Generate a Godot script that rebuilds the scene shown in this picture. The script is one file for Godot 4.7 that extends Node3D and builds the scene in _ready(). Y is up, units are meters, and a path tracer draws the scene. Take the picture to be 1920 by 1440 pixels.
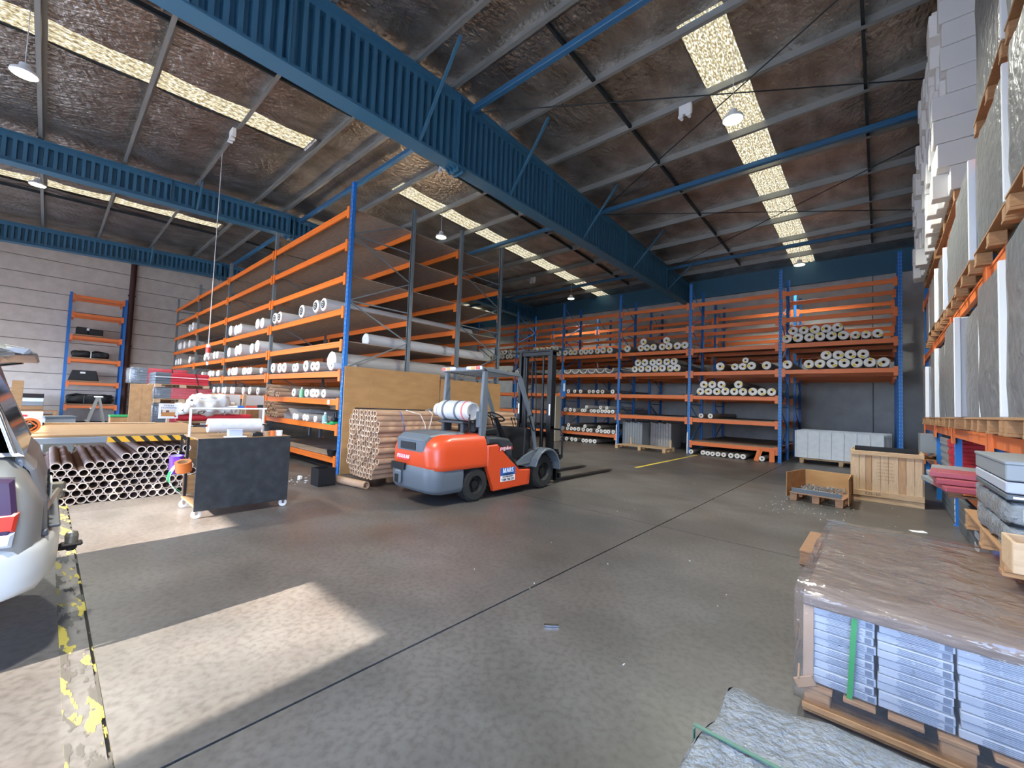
extends Node3D
# A carpet and flooring warehouse: pallet racks of rolls, an orange forklift, a wagon backed into the roller door.

const ORD := ["first", "second", "third", "fourth", "fifth", "sixth", "seventh", "eighth", "ninth", "tenth", "eleventh", "twelfth", "thirteenth", "fourteenth", "fifteenth", "sixteenth", "seventeenth", "eighteenth", "nineteenth", "twentieth"]
var M := {}
var used := {}
var cache := {}
var rng := RandomNumberGenerator.new()

func _ready() -> void:
	rng.seed = 77
	# ---- camera
	var cam := Camera3D.new()
	cam.name = "camera"
	cam.fov = 2.0 * rad_to_deg(atan(720.0 / 776.17))
	cam.near = 0.05
	cam.far = 300.0
	cam.position = Vector3(0, 1.55, 0)
	cam.rotation = Vector3(deg_to_rad(2.67086), deg_to_rad(41.71963), deg_to_rad(2.15415))
	add_child(cam)
	cam.current = true
	# ---- sky, exposure
	var we := WorldEnvironment.new()
	we.name = "environment"
	var env := Environment.new()
	var sm := ProceduralSkyMaterial.new()
	sm.sky_top_color = Color(0.50, 0.68, 0.95)
	sm.sky_horizon_color = Color(0.86, 0.92, 1.0)
	sm.ground_bottom_color = Color(0.42, 0.41, 0.40)
	sm.ground_horizon_color = Color(0.75, 0.76, 0.78)
	sm.sky_energy_multiplier = 1.0
	var sky := Sky.new()
	sky.sky_material = sm
	env.background_mode = Environment.BG_SKY
	env.sky = sky
	env.background_energy_multiplier = 12.0
	env.tonemap_mode = Environment.TONE_MAPPER_LINEAR
	env.tonemap_exposure = 1.35
	env.sdfgi_enabled = true
	env.ssao_enabled = true
	env.ssil_enabled = true
	we.environment = env
	add_child(we)
	# ---- the sun, in through the roller door behind the camera
	var sun := DirectionalLight3D.new()
	sun.name = "sun"
	sun.light_color = Color(1.0, 0.95, 0.88)
	sun.light_energy = 8.0
	sun.light_angular_distance = 0.55
	sun.shadow_enabled = true
	sun.sky_mode = DirectionalLight3D.SKY_MODE_LIGHT_ONLY
	add_child(sun)
	sun.look_at_from_position(Vector3.ZERO, Vector3(-0.05, -0.60, -1.0), Vector3.UP)
	# ---- contents
	materials()
	shell()
	roof()
	front_rack()
	back_rack()
	right_rack()
	forklift()
	car()
	floor_goods()
	bench_and_cart()
	left_corner()
	back_corner()
	foreground()
	overhead()

# ------------------------------------------------------------------ mesh building
class MB:
	var v := PackedVector3Array()
	var n := PackedVector3Array()
	var u := PackedVector2Array()
	func tri(a: Vector3, b: Vector3, c: Vector3) -> void:   # counter-clockwise from outside
		var m := (b - a).cross(c - a).normalized()
		v.append_array([a, c, b])
		n.append_array([m, m, m])
		u.append_array([Vector2.ZERO, Vector2.ZERO, Vector2.ZERO])
	func quad(a: Vector3, b: Vector3, c: Vector3, d: Vector3) -> MB:
		var m := (c - a).cross(d - b).normalized()
		v.append_array([a, c, b, a, d, c])
		n.append_array([m, m, m, m, m, m])
		var p := Vector2(0, 1)
		var q := Vector2(1, 1)
		var r := Vector2(1, 0)
		var s := Vector2(0, 0)
		u.append_array([p, r, q, p, s, r])
		return self
	func quadn(a: Vector3, b: Vector3, c: Vector3, d: Vector3, na: Vector3, nb: Vector3, nc: Vector3, nd: Vector3) -> void:
		v.append_array([a, c, b, a, d, c])
		n.append_array([na, nc, nb, na, nd, nc])
		for i in 6:
			u.append(Vector2.ZERO)
	func box(c: Vector3, s: Vector3, b := Basis()) -> MB:
		var h := s * 0.5
		var x := b.x * h.x
		var y := b.y * h.y
		var z := b.z * h.z
		quad(c - x - y + z, c + x - y + z, c + x + y + z, c - x + y + z)
		quad(c + x - y - z, c - x - y - z, c - x + y - z, c + x + y - z)
		quad(c + x - y + z, c + x - y - z, c + x + y - z, c + x + y + z)
		quad(c - x - y - z, c - x - y + z, c - x + y + z, c - x + y - z)
		quad(c - x + y + z, c + x + y + z, c + x + y - z, c - x + y - z)
		quad(c - x - y - z, c + x - y - z, c + x - y + z, c - x - y + z)
		return self
	func span(a: Vector3, b: Vector3) -> MB:
		return box((a + b) * 0.5, (b - a).abs())
	func cbox(c: Vector3, s: Vector3, w := 0.01, b := Basis()) -> MB:   # chamfered box
		var h := s * 0.5
		w = minf(w, minf(h.x, minf(h.y, h.z)) * 0.9)
		var g := func(sx: float, sy: float, sz: float, ax: int) -> Vector3:
			var p := Vector3(sx * (h.x - (0.0 if ax == 0 else w)), sy * (h.y - (0.0 if ax == 1 else w)), sz * (h.z - (0.0 if ax == 2 else w)))
			return c + b * p
		var st := v.size()
		for k in [-1.0, 1.0]:
			quad(g.call(k, -1.0, -1.0, 0), g.call(k, 1.0, -1.0, 0), g.call(k, 1.0, 1.0, 0), g.call(k, -1.0, 1.0, 0))
			quad(g.call(-1.0, k, -1.0, 1), g.call(1.0, k, -1.0, 1), g.call(1.0, k, 1.0, 1), g.call(-1.0, k, 1.0, 1))
			quad(g.call(-1.0, -1.0, k, 2), g.call(1.0, -1.0, k, 2), g.call(1.0, 1.0, k, 2), g.call(-1.0, 1.0, k, 2))
			for l in [-1.0, 1.0]:
				quad(g.call(-1.0, k, l, 1), g.call(1.0, k, l, 1), g.call(1.0, k, l, 2), g.call(-1.0, k, l, 2))
				quad(g.call(k, -1.0, l, 0), g.call(k, 1.0, l, 0), g.call(k, 1.0, l, 2), g.call(k, -1.0, l, 2))
				quad(g.call(k, l, -1.0, 0), g.call(k, l, 1.0, 0), g.call(k, l, 1.0, 1), g.call(k, l, -1.0, 1))
				for j in [-1.0, 1.0]:
					tri(g.call(j, k, l, 0), g.call(j, k, l, 1), g.call(j, k, l, 2))
		outward(st, c)
		return self
	func outward(from: int, c: Vector3) -> void:   # turn every face away from c
		for i in range(from, v.size(), 3):
			var m := (v[i] + v[i + 1] + v[i + 2]) / 3.0 - c
			if m.dot(n[i] + n[i + 1] + n[i + 2]) < 0.0:
				flip(i)
	func flip(i: int) -> void:
		var t := v[i + 1]
		v[i + 1] = v[i + 2]
		v[i + 2] = t
		var m := -n[i + 1]
		n[i] = -n[i]
		n[i + 1] = -n[i + 2]
		n[i + 2] = m
	func closed(from: int) -> void:   # turn a closed shape right side out
		var vol := 0.0
		for i in range(from, v.size(), 3):
			vol += v[i].dot(v[i + 1].cross(v[i + 2]))
		if vol > 0.0:
			for i in range(from, v.size(), 3):
				flip(i)
	func cyl(p: Vector3, q: Vector3, r0: float, r1 := -1.0, seg := 12, caps := true) -> MB:
		if r1 < 0.0:
			r1 = r0
		var d := (q - p).normalized()
		var e := d.cross(Vector3.UP if absf(d.y) < 0.9 else Vector3.RIGHT).normalized()
		var f := d.cross(e)
		var st := v.size()
		for i in seg:
			var a0 := TAU * i / seg
			var a1 := TAU * (i + 1) / seg
			var m0 := e * cos(a0) + f * sin(a0)
			var m1 := e * cos(a1) + f * sin(a1)
			quadn(p + m0 * r0, p + m1 * r0, q + m1 * r1, q + m0 * r1, m0, m1, m1, m0)
			if caps:
				if r0 > 0.0:
					tri(p, p + m1 * r0, p + m0 * r0)
				if r1 > 0.0:
					tri(q, q + m0 * r1, q + m1 * r1)
		fix_wind(st)
		return self
	func fix_wind(from: int) -> void:   # make winding agree with the normals given
		for i in range(from, v.size(), 3):
			var g := (v[i + 2] - v[i]).cross(v[i + 1] - v[i])
			if g.dot(n[i] + n[i + 1] + n[i + 2]) < 0.0:
				var t := v[i + 1]
				v[i + 1] = v[i + 2]
				v[i + 2] = t
				var m := n[i + 1]
				n[i + 1] = n[i + 2]
				n[i + 2] = m
	func tube(p: Vector3, q: Vector3, ro: float, ri: float, seg := 14) -> MB:
		var d := (q - p).normalized()
		var e := d.cross(Vector3.UP if absf(d.y) < 0.9 else Vector3.RIGHT).normalized()
		var f := d.cross(e)
		var st := v.size()
		for i in seg:
			var a0 := TAU * i / seg
			var a1 := TAU * (i + 1) / seg
			var m0 := e * cos(a0) + f * sin(a0)
			var m1 := e * cos(a1) + f * sin(a1)
			quadn(p + m0 * ro, p + m1 * ro, q + m1 * ro, q + m0 * ro, m0, m1, m1, m0)
			quadn(p + m0 * ri, p + m1 * ri, q + m1 * ri, q + m0 * ri, -m0, -m1, -m1, -m0)
			quadn(p + m0 * ri, p + m1 * ri, p + m1 * ro, p + m0 * ro, -d, -d, -d, -d)
			quadn(q + m0 * ri, q + m1 * ri, q + m1 * ro, q + m0 * ro, d, d, d, d)
		fix_wind(st)
		return self
	func lathe(prof: Array, seg := 20, c := Vector3.ZERO, b := Basis()) -> MB:   # Vector2(radius, along b.z)
		var st := v.size()
		for j in prof.size() - 1:
			var a: Vector2 = prof[j]
			var z: Vector2 = prof[j + 1]
			var t := (z - a).normalized()
			var nr := Vector2(t.y, -t.x)
			for i in seg:
				var a0 := TAU * i / seg
				var a1 := TAU * (i + 1) / seg
				var e0 := b.x * cos(a0) + b.y * sin(a0)
				var e1 := b.x * cos(a1) + b.y * sin(a1)
				var n0 := (e0 * nr.x + b.z * nr.y).normalized()
				var n1 := (e1 * nr.x + b.z * nr.y).normalized()
				quadn(c + e0 * a.x + b.z * a.y, c + e1 * a.x + b.z * a.y, c + e1 * z.x + b.z * z.y, c + e0 * z.x + b.z * z.y, n0, n1, n1, n0)
		fix_wind(st)
		return self
	func prism(poly: Array, x0: float, x1: float, w := 0.0) -> MB:   # poly of Vector2(z, y), pushed along x, end edges chamfered by w
		var st := v.size()
		var inner := inset(poly, w)
		var dir := signf(x1 - x0)
		var rings := [[poly, x0], [poly, x1]]
		if w > 0.0:
			var k := 1 if w < 0.025 else 4
			rings = []
			for i in k + 1:
				var a := PI * 0.5 * i / k
				rings.append([inset(poly, w * (1.0 - sin(a))), x0 + dir * w * (1.0 - cos(a))])
			for i in k + 1:
				var a := PI * 0.5 * (k - i) / k
				rings.append([inset(poly, w * (1.0 - sin(a))), x1 - dir * w * (1.0 - cos(a))])
		for k in rings.size() - 1:
			var ra: Array = rings[k][0]
			var rb: Array = rings[k + 1][0]
			var xa: float = rings[k][1]
			var xb: float = rings[k + 1][1]
			for i in ra.size():
				var j := (i + 1) % ra.size()
				quad(V(ra[i], xa), V(ra[j], xa), V(rb[j], xb), V(rb[i], xb))
		var id := Geometry2D.triangulate_polygon(PackedVector2Array(inner))
		var cw := Geometry2D.is_polygon_clockwise(PackedVector2Array(inner))
		for i in range(0, id.size(), 3):
			tri(V(inner[id[i]], x0), V(inner[id[i + 1]], x0), V(inner[id[i + 2]], x0))
			tri(V(inner[id[i]], x1), V(inner[id[i + 2]], x1), V(inner[id[i + 1]], x1))
		# settle each face by the volume of the whole; caps first made to agree with the sides
		var sa := 0.0
		for i in poly.size():
			sa += poly[i].cross(poly[(i + 1) % poly.size()])
		for i in range(st, v.size(), 3):
			var cn := n[i]
			if absf(cn.x) > 0.99:
				var out := -1.0 if v[i].x < (x0 + x1) * 0.5 else 1.0
				if cn.x * out < 0.0:
					flip(i)
			else:
				var turn := 1.0 if sa > 0.0 else -1.0
				# side faces were laid along the outline: the same side is outside for all
				if dir * turn > 0.0:
					flip(i)
		if w >= 0.025:
			ease(st, 48.0)
		return self
	func ease(from: int, deg: float) -> void:   # round the shading over edges softer than deg
		var at := {}
		for i in range(from, v.size()):
			var k := Vector3i((v[i] * 5000.0).round())
			if not at.has(k):
				at[k] = []
			at[k].append(n[i])
		var lim := cos(deg_to_rad(deg))
		var out := n.duplicate()
		for i in range(from, v.size()):
			var s := Vector3.ZERO
			for m in at[Vector3i((v[i] * 5000.0).round())]:
				if m.dot(n[i]) > lim:
					s += m
			out[i] = s.normalized()
		n = out
	func V(p: Vector2, x: float) -> Vector3:
		return Vector3(x, p.y, p.x)
	func inset(poly: Array, w: float) -> Array:
		var r := []
		var sa := 0.0
		for i in poly.size():
			sa += poly[i].cross(poly[(i + 1) % poly.size()])
		var k := 1.0 if sa > 0.0 else -1.0
		for i in poly.size():
			var a: Vector2 = poly[(i + poly.size() - 1) % poly.size()]
			var p: Vector2 = poly[i]
			var c: Vector2 = poly[(i + 1) % poly.size()]
			var e := (p - a).normalized()
			var f := (c - p).normalized()
			var n0 := Vector2(-e.y, e.x) * k
			var n1 := Vector2(-f.y, f.x) * k
			var m := n0 + n1
			r.append(p + m * (w / maxf(0.5, m.length_squared() * 0.5)))
		return r
	func loft(rings: Array, caps := true) -> MB:   # rings of equal counts, smooth round and along
		var st := v.size()
		var k: int = rings[0].size()
		var mid := []
		for r in rings:
			var c := Vector3.ZERO
			for p in r:
				c += p
			mid.append(c / k)
		var nn := []
		for j in rings.size():
			var row := []
			for i in k:
				var d: Vector3 = rings[mini(j + 1, rings.size() - 1)][i] - rings[maxi(j - 1, 0)][i]
				var e: Vector3 = rings[j][(i + 1) % k] - rings[j][(i + k - 1) % k]
				var m := d.cross(e).normalized()
				if m.dot(rings[j][i] - mid[j]) < 0.0:
					m = -m
				row.append(m)
			nn.append(row)
		for j in rings.size() - 1:
			for i in k:
				var l := (i + 1) % k
				quadn(rings[j][i], rings[j][l], rings[j + 1][l], rings[j + 1][i], nn[j][i], nn[j][l], nn[j + 1][l], nn[j + 1][i])
		fix_wind(st)
		if caps:
			for j in [0, rings.size() - 1]:
				var s2 := v.size()
				for i in k:
					tri(mid[j], rings[j][i], rings[j][(i + 1) % k])
				var away: Vector3 = mid[j] - mid[1 if j == 0 else rings.size() - 2]
				for i in range(s2, v.size(), 3):
					if n[i].dot(away) < 0.0:
						flip(i)
		return self
	func sweep(pts: Array, r: float, seg := 8) -> MB:
		for i in pts.size() - 1:
			cyl(pts[i], pts[i + 1], r, r, seg, i == 0 or i == pts.size() - 2)
			if i > 0:
				ball(pts[i], r, seg)
		return self
	func ball(c: Vector3, r: float, seg := 10, squash := 1.0) -> MB:
		var prof := []
		var k := maxi(4, seg / 2)
		for i in k + 1:
			var a := PI * i / k
			prof.append(Vector2(r * sin(a), -r * cos(a) * squash))
		return lathe(prof, seg, c, Basis(Vector3.RIGHT, Vector3.BACK, Vector3.UP))
	func done() -> ArrayMesh:
		var a := []
		a.resize(Mesh.ARRAY_MAX)
		a[Mesh.ARRAY_VERTEX] = v
		a[Mesh.ARRAY_NORMAL] = n
		a[Mesh.ARRAY_TEX_UV] = u
		var m := ArrayMesh.new()
		m.add_surface_from_arrays(Mesh.PRIMITIVE_TRIANGLES, a)
		return m

# ------------------------------------------------------------------ nodes
func numbered(called: String) -> String:
	var k: int = used.get(called, 0)
	used[called] = k + 1
	return called if k == 0 else "%s_%03d" % [called, k]

func tag(o: Node3D, label: String, category: String, group := "", kind := "") -> Node3D:
	if label:
		o.set_meta("label", label)
	if category:
		o.set_meta("category", category)
	if group:
		o.set_meta("group", group)
	if kind:
		o.set_meta("kind", kind)
	return o

func thing(called: String, label: String, category: String, at := Vector3.ZERO, turn := 0.0, group := "") -> Node3D:
	var o := Node3D.new()
	o.name = numbered(called)
	add_child(o)
	o.position = at
	o.rotation.y = turn
	return tag(o, label, category, group)

func struct(called: String) -> Node3D:
	var o := Node3D.new()
	o.name = called
	add_child(o)
	o.set_meta("kind", "structure")
	return o

func part(parent: Node3D, called: String, mesh, mat: String, at := Vector3.ZERO, basis := Basis(), label := "") -> MeshInstance3D:
	var o := MeshInstance3D.new()
	o.name = called
	o.mesh = mesh.done() if mesh is MB else mesh
	o.material_override = null
	if M.has(mat):
		if o.mesh.get_surface_count():
			o.set_surface_override_material(0, M[mat])
	else:
		push_error("no material " + mat)
	o.transform = Transform3D(basis, at)
	parent.add_child(o, true)
	if label:
		o.set_meta("label", label)
	return o

func solo(called: String, label: String, category: String, mesh, mat: String, at := Vector3.ZERO, basis := Basis(), group := "") -> MeshInstance3D:
	var o := part(self, numbered(called), mesh, mat, at, basis)
	tag(o, label, category, group)
	return o

func letters(parent: Node3D, called: String, text: String, size: float, mat: String, at: Vector3, basis: Basis, font := "Droid Sans", depth := 0.004, weight := 700, italic := false) -> MeshInstance3D:
	var tm := TextMesh.new()
	var f := SystemFont.new()
	f.font_names = PackedStringArray([font])
	f.font_weight = weight
	f.font_italic = italic
	tm.font = f
	tm.text = text
	tm.font_size = 48
	tm.pixel_size = size / 48.0
	tm.depth = depth
	return part(parent, called, tm, mat, at, basis)

func tube_mesh(d: Vector3, ro: float, ri: float, seg: int, edge: String) -> ArrayMesh:
	var m := MB.new().tube(Vector3.ZERO, d, ro, ri, seg)
	var a := MB.new()
	var b := MB.new()
	var ax := d.normalized()
	for i in range(0, m.v.size(), 3):
		var t := b if absf(m.n[i].dot(ax)) > 0.9 else a
		for k in 3:
			t.v.append(m.v[i + k])
			t.n.append(m.n[i + k])
			t.u.append(Vector2.ZERO)
	var r := a.done()
	var e := []
	e.resize(Mesh.ARRAY_MAX)
	e[Mesh.ARRAY_VERTEX] = b.v
	e[Mesh.ARRAY_NORMAL] = b.n
	e[Mesh.ARRAY_TEX_UV] = b.u
	r.add_surface_from_arrays(Mesh.PRIMITIVE_TRIANGLES, e)
	r.surface_set_material(1, M[edge])
	return r

func nth(i: int) -> String:
	return ORD[mini(i, ORD.size() - 1)]

func r2(a: float, b: float) -> float:
	return rng.randf_range(a, b)
# ------------------------------------------------------------------ materials
func noise_tex(freq: float, c0: Color, c1: Color, size := 512, oct := 4, sd := 1, c2 = null, kind := FastNoiseLite.TYPE_SIMPLEX_SMOOTH) -> NoiseTexture2D:
	var t := NoiseTexture2D.new()
	var f := FastNoiseLite.new()
	f.noise_type = kind
	f.seed = sd
	f.frequency = freq
	f.fractal_octaves = oct
	t.noise = f
	t.width = size
	t.height = size
	t.seamless = true
	var g := Gradient.new()
	g.set_color(0, c0)
	g.set_color(1, c1)
	if c2 != null:
		g.add_point(0.5, c2)
	t.color_ramp = g
	return t

func bump_tex(freq: float, strength: float, size := 512, oct := 4, sd := 3, kind := FastNoiseLite.TYPE_SIMPLEX_SMOOTH) -> NoiseTexture2D:
	var t := NoiseTexture2D.new()
	var f := FastNoiseLite.new()
	f.noise_type = kind
	f.seed = sd
	f.frequency = freq
	f.fractal_octaves = oct
	t.noise = f
	t.width = size
	t.height = size
	t.seamless = true
	t.as_normal_map = true
	t.bump_strength = strength
	return t

func mat(called: String, c: Color, rough := 0.6, metal := 0.0) -> StandardMaterial3D:
	var m := StandardMaterial3D.new()
	m.resource_name = called
	m.albedo_color = c
	m.roughness = rough
	m.metallic = metal
	M[called] = m
	return m

func grained(called: String, c0: Color, c1: Color, scale: Vector3, rough := 0.7, freq := 0.01, sd := 1, world := false, c2 = null) -> StandardMaterial3D:
	var m := mat(called, Color.WHITE, rough)
	m.albedo_texture = noise_tex(freq, c0, c1, 512, 5, sd, c2)
	m.uv1_triplanar = true
	m.uv1_world_triplanar = world
	m.uv1_scale = scale
	return m

func hexc(s: String) -> Color:
	return Color.html(s)

func materials() -> void:
	# structure
	floor_material()
	var m := grained("block_wall", hexc("c8bcb0"), hexc("d8ccc0"), Vector3.ONE * 0.35, 0.9, 0.012, 5, true)
	m.normal_enabled = true
	m.normal_texture = bump_tex(0.08, 2.0)
	m.normal_scale = 0.4
	grained("concrete_wall", hexc("b2b4b6"), hexc("c9cbcb"), Vector3.ONE * 0.3, 0.9, 0.01, 6, true)
	grained("apron", hexc("8d8a85"), hexc("a5a29c"), Vector3.ONE * 0.2, 0.9, 0.01, 7, true)
	mat("mortar", hexc("7c746e"), 0.95)
	mat("joint_filler", hexc("1c1b1a"), 0.95)
	m = mat("foil", hexc("d2cbc4"), 0.28, 0.9)
	m.albedo_texture = noise_tex(0.006, hexc("b5aca4"), hexc("ffffff"), 512, 5, 8)
	m.normal_enabled = true
	m.normal_texture = bump_tex(0.016, 14.0, 1024, 5, 12, FastNoiseLite.TYPE_SIMPLEX)
	m.normal_scale = 0.7
	m.uv1_triplanar = true
	m.uv1_world_triplanar = true
	m.uv1_scale = Vector3(0.42, 0.42, 0.28)
	mat("galvanised", hexc("9da19f"), 0.45, 0.55)
	mat("dark_rod", hexc("30383c"), 0.5, 0.4)
	mat("girder_blue", hexc("3d6f8c"), 0.45)
	mat("strut_blue", hexc("356a92"), 0.5)
	m = mat("skylight", hexc("ffffff"), 0.6)
	m.albedo_texture = noise_tex(0.05, hexc("2c1e0e"), hexc("dccbaa"), 512, 5, 21, hexc("75623f"))
	m.uv1_triplanar = true
	m.uv1_world_triplanar = true
	m.uv1_scale = Vector3(0.9, 0.9, 0.35)
	m.backlight_enabled = true
	m.backlight = Color(1, 1, 1)
	mat("brown_pipe", hexc("4a2a24"), 0.6)
	# racking
	m = mat("rack_orange", hexc("f27c2a"), 0.42)
	mat("rack_orange_red", hexc("e87c40"), 0.45)
	mat("rack_blue", hexc("2b7ccf"), 0.4)
	mat("rack_grey", hexc("8b959b"), 0.42, 0.5)
	mat("slot_edge", hexc("a9bccd"), 0.5)
	grained("shelf_board", hexc("93806f"), hexc("b09c8a"), Vector3(0.25, 0.25, 2.2), 0.75, 0.02, 9, true)
	# goods
	grained("cardboard", hexc("a87f55"), hexc("bd9468"), Vector3.ONE * 0.8, 0.85, 0.015, 31)
	grained("cardboard_board", hexc("a87e50"), hexc("ba905f"), Vector3(0.3, 0.9, 0.3), 0.8, 0.01, 32)
	m = grained("tube_brown", hexc("ac8a6e"), hexc("c2a084"), Vector3.ONE * 0.6, 0.8, 0.01, 33)
	grained("tube_taupe", hexc("a48f88"), hexc("b8a49c"), Vector3.ONE * 0.6, 0.75, 0.01, 34)
	mat("tube_edge", hexc("dcc4aa"), 0.85)
	mat("tube_edge_pale", hexc("e6d8cc"), 0.85)
	grained("roll_end", hexc("dcdcd8"), hexc("f4f4f2"), Vector3.ONE * 1.5, 0.6, 0.03, 35)
	grained("roll_body", hexc("77706a"), hexc("918a84"), Vector3.ONE * 0.8, 0.45, 0.02, 36)
	grained("roll_light", hexc("c9c8c8"), hexc("e2e1e2"), Vector3.ONE * 0.8, 0.4, 0.02, 37)
	grained("roll_grey", hexc("a7a19c"), hexc("c0bab4"), Vector3.ONE * 0.8, 0.4, 0.02, 38)
	mat("tag_yellow", hexc("f2d21e"), 0.6)
	mat("tag_white", hexc("f2f2f2"), 0.6)
	mat("paper_white", hexc("eef0f2"), 0.7)
	mat("label_black", hexc("181a20"), 0.6)
	grained("pine", hexc("bd9c78"), hexc("d2b490"), Vector3(0.7, 5.0, 5.0), 0.75, 0.012, 41)
	grained("pine_up", hexc("c4a684"), hexc("d8bd9b"), Vector3(5.0, 0.7, 5.0), 0.75, 0.012, 42)
	grained("pine_tan", hexc("b08b66"), hexc("c4a07a"), Vector3(5.0, 0.7, 5.0), 0.75, 0.012, 43)
	grained("pallet_wood", hexc("9b7350"), hexc("b98f66"), Vector3(1.2, 4.0, 4.0), 0.85, 0.015, 44)
	grained("pallet_old", hexc("8c6a50"), hexc("a98368"), Vector3(1.2, 4.0, 4.0), 0.85, 0.015, 45)
	grained("bench_top", hexc("94714c"), hexc("b18d64"), Vector3(2.6, 2.6, 0.35), 0.75, 0.012, 46, true)
	mat("steel_blue_grey", hexc("7d8794"), 0.55, 0.2)
	mat("hazard_yellow", hexc("e0a92c"), 0.65)
	mat("hazard_black", hexc("23221f"), 0.7)
	m = grained("black_panel", hexc("1d2024"), hexc("34383d"), Vector3.ONE * 0.9, 0.6, 0.012, 47)
	mat("black_plastic", hexc("17181b"), 0.55)
	mat("white_paint", hexc("e4e6e8"), 0.45)
	m = grained("white_panel", hexc("dfe7ec"), hexc("eef3f6"), Vector3.ONE, 0.5, 0.01, 48)
	mat("foam_white", hexc("e9e7e3"), 0.85)
	# stretch film is drawn as the sheen of what it wraps plus a real thin skin where it hangs free
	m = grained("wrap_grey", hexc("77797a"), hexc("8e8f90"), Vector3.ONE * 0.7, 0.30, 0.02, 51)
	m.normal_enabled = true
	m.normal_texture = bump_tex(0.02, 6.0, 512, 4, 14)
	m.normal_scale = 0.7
	m = grained("wrap_brown", hexc("705d50"), hexc("8d786a"), Vector3(0.5, 2.0, 2.4), 0.32, 0.012, 52)
	m.normal_enabled = true
	m.normal_texture = bump_tex(0.012, 8.0, 512, 5, 15)
	m.normal_scale = 0.8
	m = grained("wrap_silver", hexc("7c8185"), hexc("989da1"), Vector3.ONE * 1.2, 0.15, 0.02, 53)
	m.normal_enabled = true
	m.normal_texture = bump_tex(0.022, 16.0, 1024, 5, 16)
	m.normal_scale = 1.5
	m = mat("film", Color(0.92, 0.95, 1.0, 0.05), 0.12)
	m.transparency = BaseMaterial3D.TRANSPARENCY_ALPHA
	m.normal_enabled = true
	m.normal_texture = bump_tex(0.01, 10.0, 512, 5, 17)
	m.uv1_triplanar = true
	m.uv1_scale = Vector3(0.5, 3.2, 0.5)
	m.normal_scale = 0.7
	mat("box_white", hexc("b9bdc6"), 0.55)
	mat("box_white2", hexc("aeb3be"), 0.55)
	mat("print_grey", hexc("747d8e"), 0.6)
	mat("strap_green", hexc("2f9a4d"), 0.5)
	mat("strap_dark_green", hexc("3d6a58"), 0.5)
	mat("strap_blue", hexc("4f63a8"), 0.5)
	mat("pack_red", hexc("c62f3c"), 0.45)
	mat("pack_red_dull", hexc("b05a66"), 0.35)
	mat("pack_grey", hexc("5b636a"), 0.45)
	mat("pack_grey_light", hexc("8e9498"), 0.4)
	mat("logo_red", hexc("d52b33"), 0.5)
	# vehicles
	m = mat("forklift_orange", hexc("d84c22"), 0.3)
	m.clearcoat_enabled = true
	m.clearcoat = 0.4
	mat("forklift_grey", hexc("606870"), 0.45)
	mat("forklift_dark", hexc("33383d"), 0.5)
	mat("black_steel", hexc("15171a"), 0.4, 0.2)
	mat("rubber", hexc("262626"), 0.85)
	mat("rim_dark", hexc("1b1b1c"), 0.5)
	mat("chrome", hexc("d8dade"), 0.15, 1.0)
	mat("tank_grey", hexc("c8c8c8"), 0.4)
	mat("tank_red", hexc("d86a6a"), 0.5)
	mat("lamp_red", hexc("d23a28"), 0.25)
	mat("lamp_amber", hexc("e8922a"), 0.25)
	mat("lamp_clear", hexc("c8ccd2"), 0.2)
	mat("decal_blue", hexc("1f66b8"), 0.5)
	m = mat("car_silver", hexc("93928e"), 0.3, 0.2)
	m.clearcoat_enabled = true
	m.clearcoat = 0.7
	m = mat("car_grey", hexc("7b7a7b"), 0.35, 0.2)
	m = mat("car_glass", hexc("20242a"), 0.06)
	mat("car_bumper", hexc("c6c6c2"), 0.28)
	mat("car_trim", hexc("4d5058"), 0.5)
	mat("lens_purple", hexc("4a3550"), 0.15)
	mat("dark_iron", hexc("2c2728"), 0.6, 0.3)
	mat("tarnished", hexc("8b867c"), 0.35, 0.6)
	# bright small things
	mat("film_purple", hexc("7a3cc4"), 0.4)
	mat("film_green", hexc("1fd365"), 0.4)
	mat("tape_orange", hexc("e07838"), 0.4)
	mat("box_lilac", hexc("b9c0e8"), 0.5)
	mat("bottle_green", hexc("7cc48f"), 0.35)
	mat("bottle_teal", hexc("8fb4b4"), 0.35)
	mat("plastic_green", hexc("24a05a"), 0.4)
	mat("picture_tan", hexc("b9814a"), 0.6)
	mat("cloth_white", hexc("dcdad4"), 0.85)
	mat("yellow_paint", hexc("d8c24a"), 0.7)
	mat("crumb", hexc("d9d6cf"), 0.8)
	mat("bench_cream", hexc("c9c6b4"), 0.5)
	mat("wrap_tan", hexc("b08a68"), 0.4)
	m = mat("lamp_glow", hexc("ffffff"), 0.5)
	m.emission_enabled = true
	m.emission = Color(0.93, 1.0, 0.86)
	m.emission_energy_multiplier = 9.0
	# worn hazard stripe by the floor joint
	m = mat("worn_stripe", Color.WHITE, 0.75)
	m.albedo_texture = stripe_texture()
	m.transparency = BaseMaterial3D.TRANSPARENCY_ALPHA
	m = mat("picture_print", Color.WHITE, 0.6)
	m.albedo_texture = picture_texture()

func fnl(freq: float, sd: int, oct := 4) -> FastNoiseLite:
	var f := FastNoiseLite.new()
	f.seed = sd
	f.frequency = freq
	f.fractal_octaves = oct
	f.noise_type = FastNoiseLite.TYPE_SIMPLEX_SMOOTH
	return f

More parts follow.
